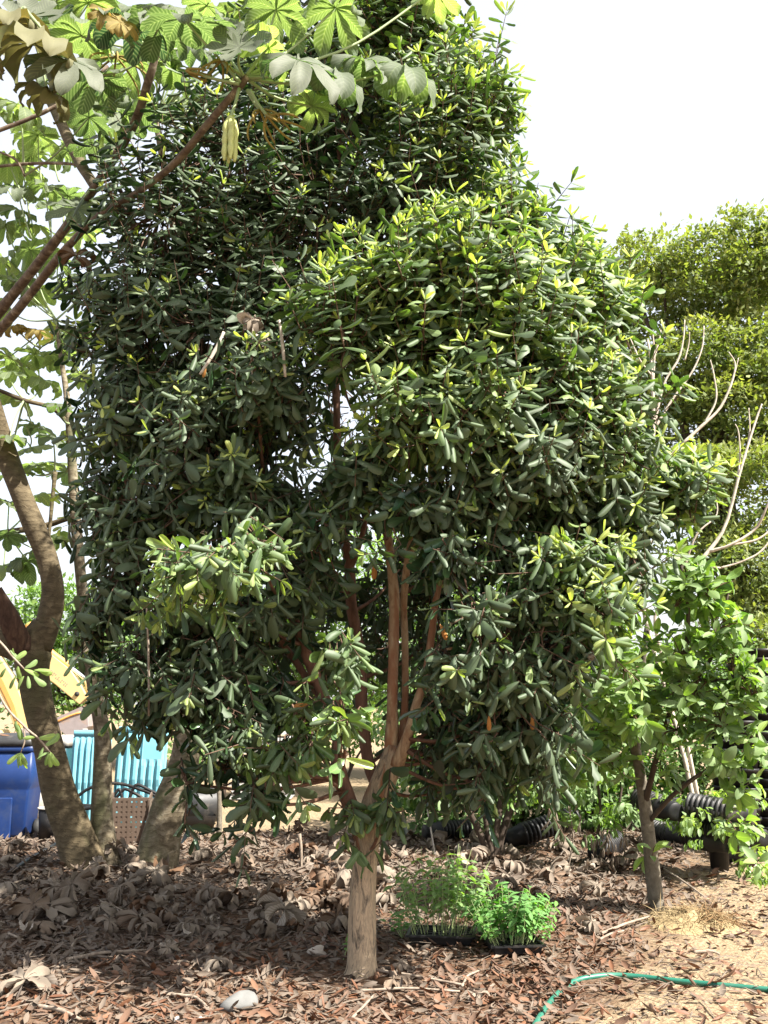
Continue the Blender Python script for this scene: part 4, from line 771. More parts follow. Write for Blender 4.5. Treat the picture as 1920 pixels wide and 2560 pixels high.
thicket('understory_shrub', 'dark many-stemmed shrub spreading in a V behind the seedling trays', bs, Yb, [(1180, 1800, 160, 110, 0), (1350, 1780, 150, 110, .2), (1480, 1700, 120, 120, .2), (1250, 1650, 180, 110, .5), (1080, 1780, 110, 90, .4), (1420, 1560, 140, 110, .5), (1130, 1580, 130, 120, .7), (1150, 1930, 130, 80, .3), (1290, 1930, 130, 80, .4), (1400, 1920, 120, 70, .3), (1080, 1960, 90, 60, .5)],
        [[(1232, 2165, Yb, 10), (1190, 2060, Yb, 9), (1150, 1990, Yb, 9), (1110, 1940, Yb, 8), (1060, 1820, Yb, 6)], [(1235, 2165, Yb, 10), (1270, 2040, Yb, 9), (1310, 1960, Yb, 8), (1350, 1900, Yb, 7), (1400, 1780, Yb, 5)], [(1234, 2165, Yb, 9), (1215, 2050, Yb, 8), (1200, 1950, Yb, 7), (1190, 1800, Yb, 5)], [(1236, 2165, Yb, 9), (1245, 2050, Yb, 8), (1260, 1950, Yb, 7), (1290, 1780, Yb, 5)], [(1310, 1960, Yb, 6), (1240, 1935, Yb, 5), (1140, 1905, Yb, 4)], [(1350, 1900, Yb, 5), (1430, 1830, Yb, 5), (1500, 1700, Yb, 4)]],
        M_BROAD, .11, BROADT, 360, 31, .05)
bv = on_ground(1480, 2170)
thicket('low_creeper', 'low green creeper with small leaves trailing left of the young tree trunk', bv, bv[1], [(1480, 1880, 110, 70, -.2), (1560, 1950, 60, 60, -.3), (1430, 1960, 70, 50, 0), (1530, 2030, 40, 60, -.2), (1380, 1990, 60, 50, -.1), (1460, 2060, 60, 45, -.1), (1300, 1990, 60, 40, .1)], [[(1480, 2180, bv[1], 4), (1500, 2020, bv[1], 4), (1480, 1880, bv[1], 3)], [(1482, 2180, bv[1], 4), (1540, 2040, bv[1], 3), (1560, 1930, bv[1], 3)]], M_BROAD, .085, BROADT, 330, 32, .25)
bv2 = on_ground(1850, 2200)
thicket('pale_creeper', 'fine leaved sunlit creeper in front of the black pots at right', bv2, bv2[1], [(1800, 2040, 60, 60, -.1), (1850, 2000, 50, 40, -.1), (1890, 2150, 60, 40, -.2), (1860, 2090, 40, 60, -.1), (1905, 2200, 40, 30, -.3), (1720, 2020, 50, 60, -.1), (1760, 2080, 50, 50, -.15)], [[(1850, 2210, bv2[1], 4), (1840, 2100, bv2[1], 4), (1800, 2020, bv2[1], 3)], [(1852, 2210, bv2[1], 4), (1890, 2140, bv2[1], 3)]], M_BROAD, .07, BROADT, 420, 33, .5)

def bush(label, px, Y, lobes, seed, age, mat=M_FARG, n=900, size=.1):
    b = gb(px, Y); root = thing('bush', label, 'bush', b, 'bushes behind the evergreen'); L = []
    for a in lobes:
        c = P(a[0], a[1], Y); k = m_per_px(c); L.append((c, np.array([a[2] * k, .7, a[3] * k]), a[2] * a[3] / 10000.0)); g = MB(); tube(g, [b, .5 * (b + c) + RNG.normal(0, .08, 3), c], [.04, .025, .01], 10, 6, .1); part('stem', g, M_FARBARK, root)
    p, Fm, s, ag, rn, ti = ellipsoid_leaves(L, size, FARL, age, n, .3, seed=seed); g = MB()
    for t in range(2): q = ti == t; stamp(g, FARL[t], p[q], Fm[q], s[q], ag[q], rn[q])
    part('foliage', g, mat, root)['kind'] = 'stuff'
bush('dense dark bush behind the short pot stack, right of the main trunk', 1100, 13.0, [(1060, 1800, 110, 90), (1120, 1900, 130, 80), (1040, 1960, 90, 50), (1150, 1760, 110, 90), (1080, 2030, 120, 45), (1160, 2020, 110, 50)], 41, .1)
bush('dense dark bush behind the V-shaped shrub', 1290, 13.5, [(1260, 1780, 130, 100), (1330, 1880, 130, 90), (1240, 1930, 120, 70), (1380, 1720, 110, 100), (1260, 2030, 120, 45), (1360, 2010, 110, 60)], 42, .15)
bush('green bush behind the creeper, left of the young tree', 1490, 13.2, [(1470, 1760, 120, 110), (1530, 1880, 130, 90), (1440, 1930, 120, 70), (1580, 1740, 100, 120), (1460, 2020, 120, 50), (1560, 2010, 120, 60)], 43, .3)
bush('green bush behind the young tree and the upright pots', 1700, 13.6, [(1680, 1720, 130, 120), (1740, 1860, 140, 100), (1640, 1900, 120, 80), (1800, 1700, 120, 130), (1890, 1760, 120, 130), (1660, 2020, 120, 50), (1780, 2000, 120, 60)], 44, .3)
bush('pale sunlit bush behind the grey barrel', 560, 17.0, [(540, 1830, 90, 70), (600, 1790, 90, 70), (480, 1850, 80, 60)], 45, .6)
bush('pale sunlit bush behind the left limb of the evergreen', 860, 19.0, [(860, 1800, 110, 70), (940, 1820, 110, 70), (790, 1830, 80, 50)], 46, .6)
def sprig_shrub():
    Y = 5.6; x0 = P(-260, 1700, Y)[0]; b = np.array([x0, Y, float(gz(x0, Y))])
    root = thing('leafy_shrub', 'thin twigs with small light green leaves reaching in front of the leaning trunk', 'shrub', b)
    stems = [[(-255, 2600, Y, 6), (-240, 2000, Y, 6), (-180, 1600, Y, 5), (-60, 1555, Y, 4), (0, 1605, Y, 3), (30, 1640, Y, 2.6), (60, 1672, Y, 2)], [(-60, 1555, Y, 3), (0, 1740, Y, 3), (60, 1815, Y, 3), (95, 1845, Y, 2.5), (125, 1880, Y, 2)], [(58, 1812, Y, 2), (62, 1850, Y, 2), (52, 1882, Y, 1.5)]]
    for s in stems:
        w, r = pathpx(s); g = MB(); tube(g, w, r, 30, 6, .05); part('twig', g, M_STICK, root)
    V = variants(BAY, M_BROAD)
    lv = [(25, 1625, 30, -30), (32, 1620, 60, -95), (30, 1655, -20, 40), (10, 1655, 200, -10), (15, 1670, 230, -40), (45, 1665, 80, -80), (60, 1672, 0, -15), (62, 1670, 20, 25), (70, 1690, -30, -70), (60, 1690, 160, -50), (85, 1675, 10, 10), (85, 1690, -20, -35), (40, 1690, 200, -50), (95, 1672, 5, -25),
          (52, 1882, 150, -30), (50, 1884, 190, -70), (54, 1884, -20, -60), (56, 1884, -60, -80), (52, 1880, 240, -100), (124, 1880, 170, -10), (122, 1882, 190, -70), (126, 1880, -20, -60), (124, 1884, 200, -100), (112, 1865, 60, 20), (108, 1868, 160, -70), (95, 1845, 10, 5), (90, 1842, 190, -5), (40, 1800, 200, -90), (45, 1810, 60, -60)]
    for k, (px, py, az, el) in enumerate(lv):
        q = P(px, py, Y); a, e = math.radians(az), math.radians(el)
        d = np.array([math.cos(a) * math.cos(e), random.uniform(-.35, .1), math.sin(e)]); Fr = frames(d[None], np.array([[.2, -.8, .6]]) + RNG.normal(0, .2, (1, 3)))[0]
        link('leaf', V[(1, 3)[k % 2], (1, 2, 2, 1)[k % 4], k % 3], None, root, mat4(q, Fr, random.uniform(.065, .10)))
sprig_shrub()

# ------------------------------------------------------------------ yard objects behind the trees
def rrect(hx, hy, n=4, r=.25):
    pts = []; rr = min(hx, hy) * r
    for cx, cy, a0 in ((hx - rr, hy - rr, 0), (-hx + rr, hy - rr, PI / 2), (-hx + rr, -hy + rr, PI), (hx - rr, -hy + rr, 1.5 * PI)):
        for k in range(n): a = a0 + PI / 2 * k / (n - 1); pts.append((cx + rr * math.cos(a), cy + rr * math.sin(a)))
    return np.array(pts)
def loft(mb, c, secs, R=np.eye(3), r=.25, mat=0, capb=True, capt=True):
    V = []; m = None
    for z, hx, hy in secs:
        q = rrect(hx, hy, 4, r); m = len(q); V.append(np.c_[q, np.full(m, z)])
    V = np.concatenate(V) @ np.asarray(R).T + np.asarray(c); f = []
    for i in range(len(secs) - 1):
        a = i * m + np.arange(m); b = i * m + (np.arange(m) + 1) % m; f.append(np.stack([a, b, b + m, a + m], 1))
    base = mb.n; mb.add(V, np.concatenate(f), mat=mat)
    if capb: mb.poly(base + np.arange(m)[::-1], mat)
    if capt: mb.poly(base + (len(secs) - 1) * m + np.arange(m), mat)
def lathe(mb, c, prof, n=20, R=np.eye(3), mat=0, cap0=True, cap1=False):
    ang = np.arange(n) * 2 * PI / n; V = []
    for r, z in prof: V.append(np.c_[r * np.cos(ang), r * np.sin(ang), np.full(n, z)])
    V = np.concatenate(V) @ np.asarray(R).T + np.asarray(c); f = []
    for i in range(len(prof) - 1):
        a = i * n + np.arange(n); b = i * n + (np.arange(n) + 1) % n; f.append(np.stack([a, b, b + n, a + n], 1))
    base = mb.n; mb.add(V, np.concatenate(f), mat=mat)
    if cap0: mb.poly(base + np.arange(n)[::-1], mat)
    if cap1: mb.poly(base + (len(prof) - 1) * n + np.arange(n), mat)
def axis_R(d):
    z = unit(np.array(d, float)); x = unit(np.cross([0.13, .97, .2], z)); return np.stack([x, np.cross(z, x), z], 1)

def blue_bin():
    b = on_ground(20, 2092); k = m_per_px(b); R = rotz(.06)
    root = thing('wheeled_bin', 'large blue plastic wheeled bin with dark lid, left of leaning trunk', 'bin', b)
    H = 232 * k; hx = 66 * k
    g = MB(); loft(g, b, [(0.03, hx * .78, hx * .75), (H * .05, hx * .82, hx * .8), (H * .50, hx * .90, hx * .9), (H * .52, hx * .91, hx * .9), (H * .56, hx * .985, hx * .97), (H * .9, hx * 1.0, hx * 1.0)], R, .11); part('body', g, M_BLUE, root)
    g = MB(); loft(g, b, [(H * .90, hx * 1.02, hx * 1.02), (H * .905, hx * 1.05, hx * 1.05), (H * .955, hx * 1.05, hx * 1.05), (H * .96, hx * 1.03, hx * 1.03)], R, .2); part('rim', g, M_BLUE, root)
    g = MB(); loft(g, b, [(H * .962, hx * 1.06, hx * 1.08), (H * 1.02, hx * 1.06, hx * 1.08), (H * 1.06, hx * .95, hx * .95), (H * 1.09, hx * .6, hx * .6)], R, .3); part('lid', g, M_GREYPOT, root)
    g = MB(); box(g, b + R @ np.array([0, -hx * .93, H * .22]), (hx * .7, .03, H * .42), R); o = part('front_panel', g, M_BLUE, root, False); bevel_mod(o, .012)
    for s in (-1, 1):
        g = MB(); lathe(g, b + R @ np.array([s * hx * .98, hx * .35, .1]), [(.02, -.04), (.09, -.04), (.105, -.02), (.105, .02), (.09, .04), (.02, .04)], 20, axis_R((1, .06, 0)), cap1=True); part('wheel', g, M_RUBBER, root)
    g = MB(); tube(g, [b + R @ np.array([-hx * .7, hx * 1.0, H * .93]), b + R @ np.array([0, hx * 1.22, H * .95]), b + R @ np.array([hx * .7, hx * 1.0, H * .93])], [.016] * 3, 12, 8); part('handle', g, M_BLUE, root)
    # litter that lies on the lid
    g = MB(); n = 60; a = RNG.uniform(0, 6.28, n); p = b + np.c_[RNG.uniform(-.8, .9, n) * hx, RNG.uniform(-.9, .6, n) * hx, np.full(n, H * 1.075) - 0 * a]
    p[:, 2] = b[2] + H * 1.06 + RNG.uniform(0, .03, n)
    stamp(g, SMALL[0], p, frames(np.c_[np.cos(a), np.sin(a), RNG.uniform(-.2, .2, n)], np.tile([0, 0, 1.0], (n, 1)) + RNG.normal(0, .3, (n, 3))), RNG.uniform(.08, .15, n), RNG.uniform(0, 1, n), RNG.uniform(0, 1, n))
    o = link('bin_debris', g.mesh('bin_debris'), M_LITTER); tag(o, 'dry leaves and scraps lying on the blue bin lid', None, None, 'stuff')
blue_bin()

def bucket(name, label, px, py, r_top, h, mat, rim_mat, ratio=.8, tilt=None):
    b = on_ground(px, py); R = np.eye(3) if tilt is None else axis_R(tilt); root = thing(name, label, name.split('_')[-1], b)
    g = MB(); lathe(g, b, [(r_top * ratio, 0), (r_top * .97, h * .96), (r_top * .93, h * .96), (r_top * ratio * .95, .02)], 24, R); part('body', g, mat, root)
    g = MB(); lathe(g, b, [(r_top * .97, h * .955), (r_top * 1.05, h * .96), (r_top * 1.05, h), (r_top * .94, h), (r_top * .94, h * .96)], 24, R, cap0=False); part('rim', g, rim_mat, root)
bucket('black_bucket', 'black plastic bucket with pale rim beside the leaning trunk', 126, 2095, .165, .36, M_BLACK, M_WHITE)
bucket('white_drum', 'dirty white plastic drum partly hidden behind the leaning trunk', 100, 2062, .27, .66, M_WHITE, M_WHITE, .92)

def teal_panel(px0, px1, pyt, pyb, Y, label, yaw, lean, dark_w=0):
    a = P(px0, pyb, Y); bb = P(px1, pyb, Y); w = abs(bb[0] - a[0]); h = P(px0, pyt, Y)[2] - P(px0, pyb, Y)[2]
    zb = float(gz((a[0] + bb[0]) / 2, Y)); h += a[2] - zb
    base = np.array([(a[0] + bb[0]) / 2, Y, zb]); R = rotz(yaw) @ rotx(lean)
    root = thing('ribbed_panel', label, 'panel', base, 'turquoise ribbed panels')
    nx, nz = 73, 15; X, Z = np.meshgrid(np.linspace(-w / 2, w / 2, nx), np.linspace(0, h * .93, nz)); u = (X / w + .5) * 6.0; ph = u % 1
    rib = np.clip(np.minimum(ph, 1 - ph) * 6 - .9, 0, 1)
    kink = np.where(Z > h * .46, 0, 0.055 * (h * .46 - Z) / h) - .02 * (Z > h * .46)
    edge = np.clip(np.minimum(X + w / 2, w / 2 - X) / (w * .05), 0, 1); edgez = np.clip(np.minimum(h * .90 - Z, Z - .02) / (h * .05), 0, 1)
    flat = ((X > w * .05) & (Z > h * .66)).astype(float)
    Yv = -rib * .045 * edge * edgez * (1 - flat) + kink - .045 * flat * edge * edgez * .5
    V = np.stack([X, Yv, Z], -1).reshape(-1, 3); back = V + np.array([0, .02, 0]); f = grid_faces(nz, nx)
    g = MB(); g.add(V @ R.T + base, f[:, ::-1]); g.add(back @ R.T + base, f); part('sheet', g, M_TEAL, root, False)
    g = MB(); loft(g, base + R @ np.array([0, .0, h * .93]), [(0, w / 2 + .008, .035), (h * .05, w / 2 + .008, .035), (h * .055, w / 2, .03)], R, .3); o = part('top_flange', g, M_TEAL, root)
    for k in (-.22, .08, .3):
        g = MB(); loft(g, base + R @ np.array([k * w, 0, h * .988]), [(0, w * .07, .022), (.016, w * .065, .018)], R, .3); part('clip', g, M_WHITE, root)
    for s in (-1, 1):
        g = MB(); box(g, base + R @ np.array([s * (w / 2 + .004), .012, h * .465]), (.022, .06, h * .92), R); o = part('side_flange', g, M_TEAL, root, False); bevel_mod(o, .006)
teal_panel(172, 262, 1822, 2040, 13.2, 'left turquoise ribbed plastic panel standing between the two ringed stems', .05, -.06)
teal_panel(278, 402, 1812, 2042, 13.4, 'right turquoise ribbed plastic panel behind brown perforated crate', -.12, -.1)
def grey_lid_bin():
    b = gb(150, 13.75); k = 13.9 / F; root = thing('waste_bin', 'dark teal bin with grey lid behind left turquoise panel', 'bin', b); H = P(150, 1838, 13.75)[2] - b[2]
    g = MB(); loft(g, b, [(.02, 24 * k, 26 * k), (H * .88, 31 * k, 33 * k)], np.eye(3), .2); part('body', g, M_DKTEAL, root)
    g = MB(); loft(g, b, [(H * .88, 35 * k, 36 * k), (H * .97, 35 * k, 36 * k), (H, 30 * k, 31 * k)], np.eye(3), .25); part('lid', g, M_WHITE, root)
grey_lid_bin()

def excavator():
    Y = 19.0; b = gb(-60, Y); root = thing('mini_excavator', 'yellow mini excavator with raised arm and grey bucket behind the blue bin', 'excavator', b)
    def beam(name, pts, hw, mat, par=root, th=None):
        """plate-sided beam through px points; (px,py,half height px)"""
        q = np.array([P(a, c, Y) for a, c, h in pts]); hh = np.array([h for _, _, h in pts]) * Y / F; t = unit(np.gradient(q, axis=0)); nrm = np.stack([-t[:, 2], 0 * t[:, 0], t[:, 0]], 1)
        V = []
        for i in range(len(q)):
            for s, y in ((1, -hw), (1, hw), (-1, hw), (-1, -hw)): V.append(q[i] + nrm[i] * hh[i] * s + np.array([0, y, 0]))
        f = []
        for i in range(len(q) - 1):
            for j in range(4): f.append((i * 4 + j, i * 4 + (j + 1) % 4, i * 4 + 4 + (j + 1) % 4, i * 4 + 4 + j))
        g = MB(); g.add(np.array(V), np.array(f)); g.poly(np.array([3, 2, 1, 0])); n = 4 * (len(q) - 1); g.poly(np.array([n, n + 1, n + 2, n + 3])); o = part(name, g, mat, par, False); bevel_mod(o, .015); return o
    beam('boom', [(80, 1880, 15), (62, 1820, 18), (42, 1760, 20), (14, 1700, 22), (-18, 1650, 22), (-42, 1590, 20), (-52, 1530, 16)], .11, M_YELLOW)
    beam('boom_web', [(58, 1830, 5), (36, 1765, 7), (8, 1706, 8), (-22, 1656, 7)], .125, M_ORANGE)
    beam('arm', [(-66, 1505, 14), (-20, 1545, 22), (60, 1612, 26), (128, 1668, 26), (160, 1692, 25), (190, 1726, 19), (212, 1752, 13)], .10, M_YELLOW)
    # faint grey maker's lettering on the arm, too worn to read
    g = MB(); rr = random.Random(8)
    for row in range(2):
        for j in range(11):
            if rr.random() < .2: continue
            x = 128 + j * 4.0; y = 1676 + j * 3.4 + row * 8; c = P(x, y, Y - .104); box(g, c, (.018, .003, rr.uniform(.016, .03)), roty(.7 + rr.uniform(-.2, .2)))
    part('worn_lettering', g, M_STEEL, root, False)
    g = MB(); tube(g, [P(70, 1560, Y), P(120, 1626, Y), P(176, 1668, Y)], [.075] * 3, 8, 12); part('cylinder', g, M_ORANGE, root)
    g = MB(); tube(g, [P(172, 1665, Y), P(214, 1698, Y)], [.04, .04], 4, 10); part('rod', g, M_CHROME, root)
    g = MB(); tube(g, [P(197, 1735, Y) + np.array([0, -.13, 0]), P(197, 1735, Y) + np.array([0, .13, 0])], [.045, .045], 3, 12); part('pivot_pin', g, M_RUBBER, root)
    g = MB(); tube(g, [P(214, 1700, Y), P(222, 1735, Y), P(216, 1766, Y)], [.04] * 3, 6, 8); part('link', g, M_YELLOW, root)
    # bucket: curved shell with side plates
    prof = [(216, 1766), (140, 1800), (147, 1812), (180, 1838), (212, 1842), (232, 1815), (230, 1785)]; q = np.array([P(a, c, Y) for a, c in prof]); g = MB(); w = .3; n = len(q)
    V = np.concatenate([q + np.array([0, -w, 0]), q + np.array([0, w, 0])]); f = [(i, i + 1, n + i + 1, n + i) for i in range(0, n - 1)]
    g.add(V, np.array(f)); g.poly(np.arange(n)); g.poly(n + np.arange(n)[::-1]); bo = part('bucket', g, M_STEEL, root, False)
    g = MB(); tube(g, [P(150, 1806, Y) + np.array([0, -.31, 0]), P(185, 1790, Y) + np.array([0, -.31, 0]), P(214, 1780, Y) + np.array([0, -.31, 0])], [.02] * 3, 6, 6); part('bucket_rib', g, M_ORANGE, root)
    for k in range(4):
        t = P(140, 1800, Y) + np.array([-.02, -.24 + .16 * k, -.01]); g = MB(); box(g, t, (.14, .05, .03), roty(-.45)); part('bucket_tooth', g, M_STEEL, root, False)
    # machine body
    c = b
    for s in (-1, 1):
        g = MB(); q = rrect(.85, .21, 6, 1.0); V = np.concatenate([np.c_[q[:, 0], np.full(len(q), -.14), q[:, 1]], np.c_[q[:, 0], np.full(len(q), .14), q[:, 1]]]) + c + np.array([-.1, s * .5, .21]); m = len(q); a = np.arange(m); e = (a + 1) % m
        g.add(V, np.stack([a, a + m, e + m, e], 1)); g.poly(np.arange(m)); g.poly(m + np.arange(m)[::-1]); part('track', g, M_RUBBER, root, False)
    g = MB(); loft(g, c + np.array([-.1, 0, .5]), [(0, .62, .45), (.08, .7, .55), (.5, .7, .55), (.62, .6, .45)], np.eye(3), .3); part('body', g, M_YELLOW, root)
    g = MB(); box(g, c + np.array([.75, 0, .62]), (.5, .3, .36)); o = part('swing_bracket', g, M_ORANGE, root, False); bevel_mod(o, .03)
    g = MB(); box(g, c + np.array([1.0, -.2, 1.05]), (.22, .25, .2)); o = part('work_lamp', g, M_STEEL, root, False); bevel_mod(o, .03)
    g = MB(); loft(g, c + np.array([-.25, -.05, 1.12]), [(0, .4, .38), (1.2, .34, .36), (1.28, .32, .34)], np.eye(3), .2); part('cab', g, M_GLASS, root)
    g = MB(); loft(g, c + np.array([-.25, -.05, 2.4]), [(0, .42, .42), (.08, .42, .42)], np.eye(3), .2); part('cab_roof', g, M_YELLOW, root)
excavator()

def perforated_crate(label, px0, px1, pyt, pyb, dY, mat, yaw, lean, seed):
    b = on_ground((px0 + px1) / 2, pyb); k = m_per_px(b); w = (px1 - px0) * k; h = (pyb - pyt) * k; R = rotz(yaw) @ rotx(lean); g0 = random.Random(seed)
    root = thing('perforated_crate', label, 'crate', b, 'perforated crates')
    for (o, RR, ww, nu) in ((np.zeros(3), R, w, 8), (R @ np.array([w / 2, .14, 0]), R @ rotz(PI / 2), .28, 5), (R @ np.array([-w / 2, .14, 0]), R @ rotz(PI / 2), .28, 5)):
        g = MB(); nv = 9; cw, ch = ww / nu, h / nv
        for j in range(nv + 1): box(g, b + o + RR @ np.array([0, 0, h * j / nv]), (ww, .014, ch * .64), RR)
        for i in range(nu + 1): box(g, b + o + RR @ np.array([-ww / 2 + cw * i, 0.001, h / 2]), (cw * .62, .018, h), RR)
        for i in range(nu):
            for j in range(nv):
                if g0.random() < .62: box(g, b + o + RR @ np.array([-ww / 2 + cw * (i + .5), .002, h * (j + .5) / nv]), (cw * .52, .006, ch * .55), RR)
        part('side_panel', g, mat, root, False)
perforated_crate('tilted brown perforated plastic crate between the ringed stems', 272, 368, 2000, 2112, 0, M_CRATE, .12, .15, 1)
perforated_crate('grey brown perforated crate leaning against the right ringed trunk', 366, 420, 2004, 2118, .1, M_CRATE2, -.2, -.1, 2)
def frame_thing(name, label, paths, mat, base, cat, group=None):
    root = thing(name, label, cat, base, group)
    for pts in paths:
        w, r = pathpx(pts); g = MB(); tube(g, w, r, 24, 8); part('tube', g, mat, root)
Yf = 12.1
frame_thing('tube_frame', 'black bent tube hoops lying over the perforated crates', [[(172, 2030, Yf, 4), (196, 1990, Yf, 4), (235, 1966, Yf, 4), (285, 1958, Yf, 4), (340, 1970, Yf, 4), (405, 2005, Yf, 4), (430, 2100, Yf, 4)], [(318, 2010, Yf, 4), (328, 1985, Yf, 4), (342, 1962, Yf, 4), (375, 1976, Yf, 4), (412, 1996, Yf, 4)], [(284, 1990, Yf, 4), (298, 1974, Yf, 4), (306, 1998, Yf, 4)], [(285, 2002, Yf, 4), (305, 1978, Yf, 4), (318, 1974, Yf, 4), (360, 1998, Yf, 4), (372, 2020, Yf, 4)]], M_BLACK, gb(300, Yf), 'frame')
frame_thing('plant_tray', 'black flat tray edge lying behind the leaning trunk', [[(178, 2012, 12.4, 5), (232, 2016, 12.4, 5)], [(182, 2026, 12.3, 5), (236, 2018, 12.3, 5)]], M_BLACK, gb(205, 12.4), 'tray')
def barrel():
    b = on_ground(515, 2062); R = axis_R((1, .25, .05)); root = thing('plastic_barrel', 'dark grey plastic barrel lying behind the right ringed trunk', 'barrel', b)
    g = MB(); lathe(g, b + np.array([-.15, 0, .26]), [(.05, -.2), (.2, -.2), (.235, -.16), (.24, 0), (.25, .02), (.24, .04), (.24, .28), (.2, .32), (.05, .32)], 26, R, cap1=True); part('shell', g, M_GREYPOT, root)
    g = MB(); loft(g, b + np.array([-.1, -.3, 0]), [(0.0, .24, .14), (.16, .27, .16)], rotz(.3), .2, capt=False); o = link('black_tub', g.mesh('black_tub', b + np.array([-.1, -.3, 0])), M_BLACK); o.location = b + np.array([-.1, -.3, 0]); tag(o, 'low black plastic tub in front of the grey barrel', 'tub')
barrel()
def slat_stack():
    Y = 17.5; b = gb(660, Y); root = thing('slatted_stack', 'stack of weathered pale slatted trays seen below the evergreen, left of trunk', 'trays', b); top = P(660, 1745, Y)[2] - b[2]
    n = 16
    for i in range(n):
        z = top * (i + .5) / n; g = MB(); box(g, b + np.array([.03 * math.sin(i * 1.7), .02 * math.cos(i), z]), (1.05 - .02 * (i % 3), .8, top / n * .5), rotz(.04 * math.sin(i * 2.3))); part('slat', g, M_SLAT, root, False)
    for s in (-.44, 0, .44):
        g = MB(); box(g, b + np.array([s, .0, top / 2]), (.07, .7, top)); part('post', g, M_SLAT, root, False)
slat_stack()
def pipe(name, label, pts, r, mat, cat, n=40, sides=10, group=None, lift=0.0):
    w = np.array([on_ground(a, b) for a, b in pts]); w[:, 2] += r * .85 + lift; g = MB(); tube(g, w, [r] * len(w), n, sides); return solo(name, g, mat, w[0] * np.array([1, 1, 0]), label, cat, group)
pipe('irrigation_pipe', 'black irrigation pipe lying on leaf litter left of the leaning trunk', [(20, 2190), (60, 2162), (100, 2138), (158, 2104)], .022, M_BLACK, 'pipe')
pipe('garden_hose', 'green garden hose curving across the ground at front right', [(1310, 2620), (1348, 2552), (1372, 2516), (1402, 2484), (1440, 2458), (1490, 2447), (1540, 2444), (1600, 2448), (1680, 2457), (1780, 2467), (1920, 2480), (2050, 2492)], .0155, M_HOSE, 'hose', 90, 12)

# ------------------------------------------------------------------ black nursery pots, nested in lying stacks
pm = MB(); lathe(pm, (0, 0, 0), [(.025, .004), (.078, 0), (.082, .008), (.1, .19), (.108, .19), (.110, .215), (.1, .216), (.094, .19), (.077, .014), (.02, .014)], 22); POT = pm.mesh('nursery_pot'); POT.materials.append(M_BLACK)
pm = MB(); lathe(pm, (0, 0, 0), [(.025, .004), (.078, 0), (.082, .008), (.1, .19), (.108, .19), (.110, .215), (.1, .216), (.094, .19), (.077, .014), (.02, .014)], 22); POTG = pm.mesh('nursery_pot'); POTG.materials.append(M_GREYPOT)
ORD = 'first second third fourth fifth sixth seventh eighth ninth tenth eleventh twelfth thirteenth fourteenth fifteenth sixteenth seventeenth eighteenth nineteenth twentieth'.split()
def pot_stack(p, d, n, sc, label, step=.045, me=None):
    R = axis_R(d); d = unit(np.array(d, float)); end = 'from the ground' if d[2] > .9 else 'from its near end'; colr, rest = label.split('pot', 1); colr = colr.strip() or 'dark'
    for i in range(n):
        q = p + d * step * sc * i; o = link('nursery_pot', me or POT, None, None, mat4(q, R.T, sc)); tag(o, '%s pot, %s %s,%s' % (colr, ORD[i], end, rest), 'pot', 'black nursery pots nested in stacks')
def gp(px, py, dz=.11):
    p = on_ground(px, py); p[2] += dz; return p
pot_stack(gp(1712, 2118, .12), (-.45, .9, .05), 9, 1.0, 'grey pot in stack nearest the young tree trunk', me=POTG)
pot_stack(P(1690, 2030, 9.6), (-.3, .9, .1), 9, 1.05, 'black pot in stack above the nearest one')
pot_stack(P(1760, 2050, 9.7), (-.2, .95, .1), 8, 1.0, 'black pot in middle stack of right-hand heap')
pot_stack(P(1885, 2040, 9.3), (-.75, .6, .1), 9, 1.05, 'sunlit pot in topmost stack at right edge', me=POTG)
pot_stack(P(1862, 2085, 9.3), (-.5, .85, 0), 7, .85, 'pot in small stack under the sunlit one')
pot_stack(P(1912, 2095, 9.4), (-.4, .9, 0), 8, .95, 'pot in stack half cut by right edge')
pot_stack(gp(1880, 2170, .11), (-.3, .9, 0), 7, 1.0, 'pot in bottom stack at right edge', me=POTG)
pot_stack(P(1820, 2110, 9.5), (-.5, .85, .05), 7, 1.0, 'pot in stack behind the creeper')
pot_stack(gp(1262, 2128, .12), (.93, .28, .24), 14, 1.15, 'black pot in long stack behind V-shaped shrub')
pot_stack(gp(1060, 2105, .11), (.9, .35, .03), 9, 1.0, 'black pot in short stack right of main trunk')
pot_stack(gp(1490, 2160, .11), (.5, .8, .05), 9, 1.1, 'pot in stack shaded left of young tree')
for j, (x, hgt) in enumerate(((1850, 19), (1905, 20), (1800, 15))):
    pot_stack(gb(x, 11.0 + .2 * j), (0.02, 0, 1), hgt, 1.35, ('pot in middle upright stack behind young tree', 'pot in upright stack at right edge', 'pot in left upright stack behind young tree')[j], .075)
b = on_ground(1800, 2175)
g = MB(); lathe(g, b, [(.085, 0), (.10, .2), (.112, .2), (.112, .225), (.1, .225), (.085, .03)], 22); solo('nursery_pot', g, M_BLACK, b, 'black pot standing upright on the ground in front of the heap', 'pot')
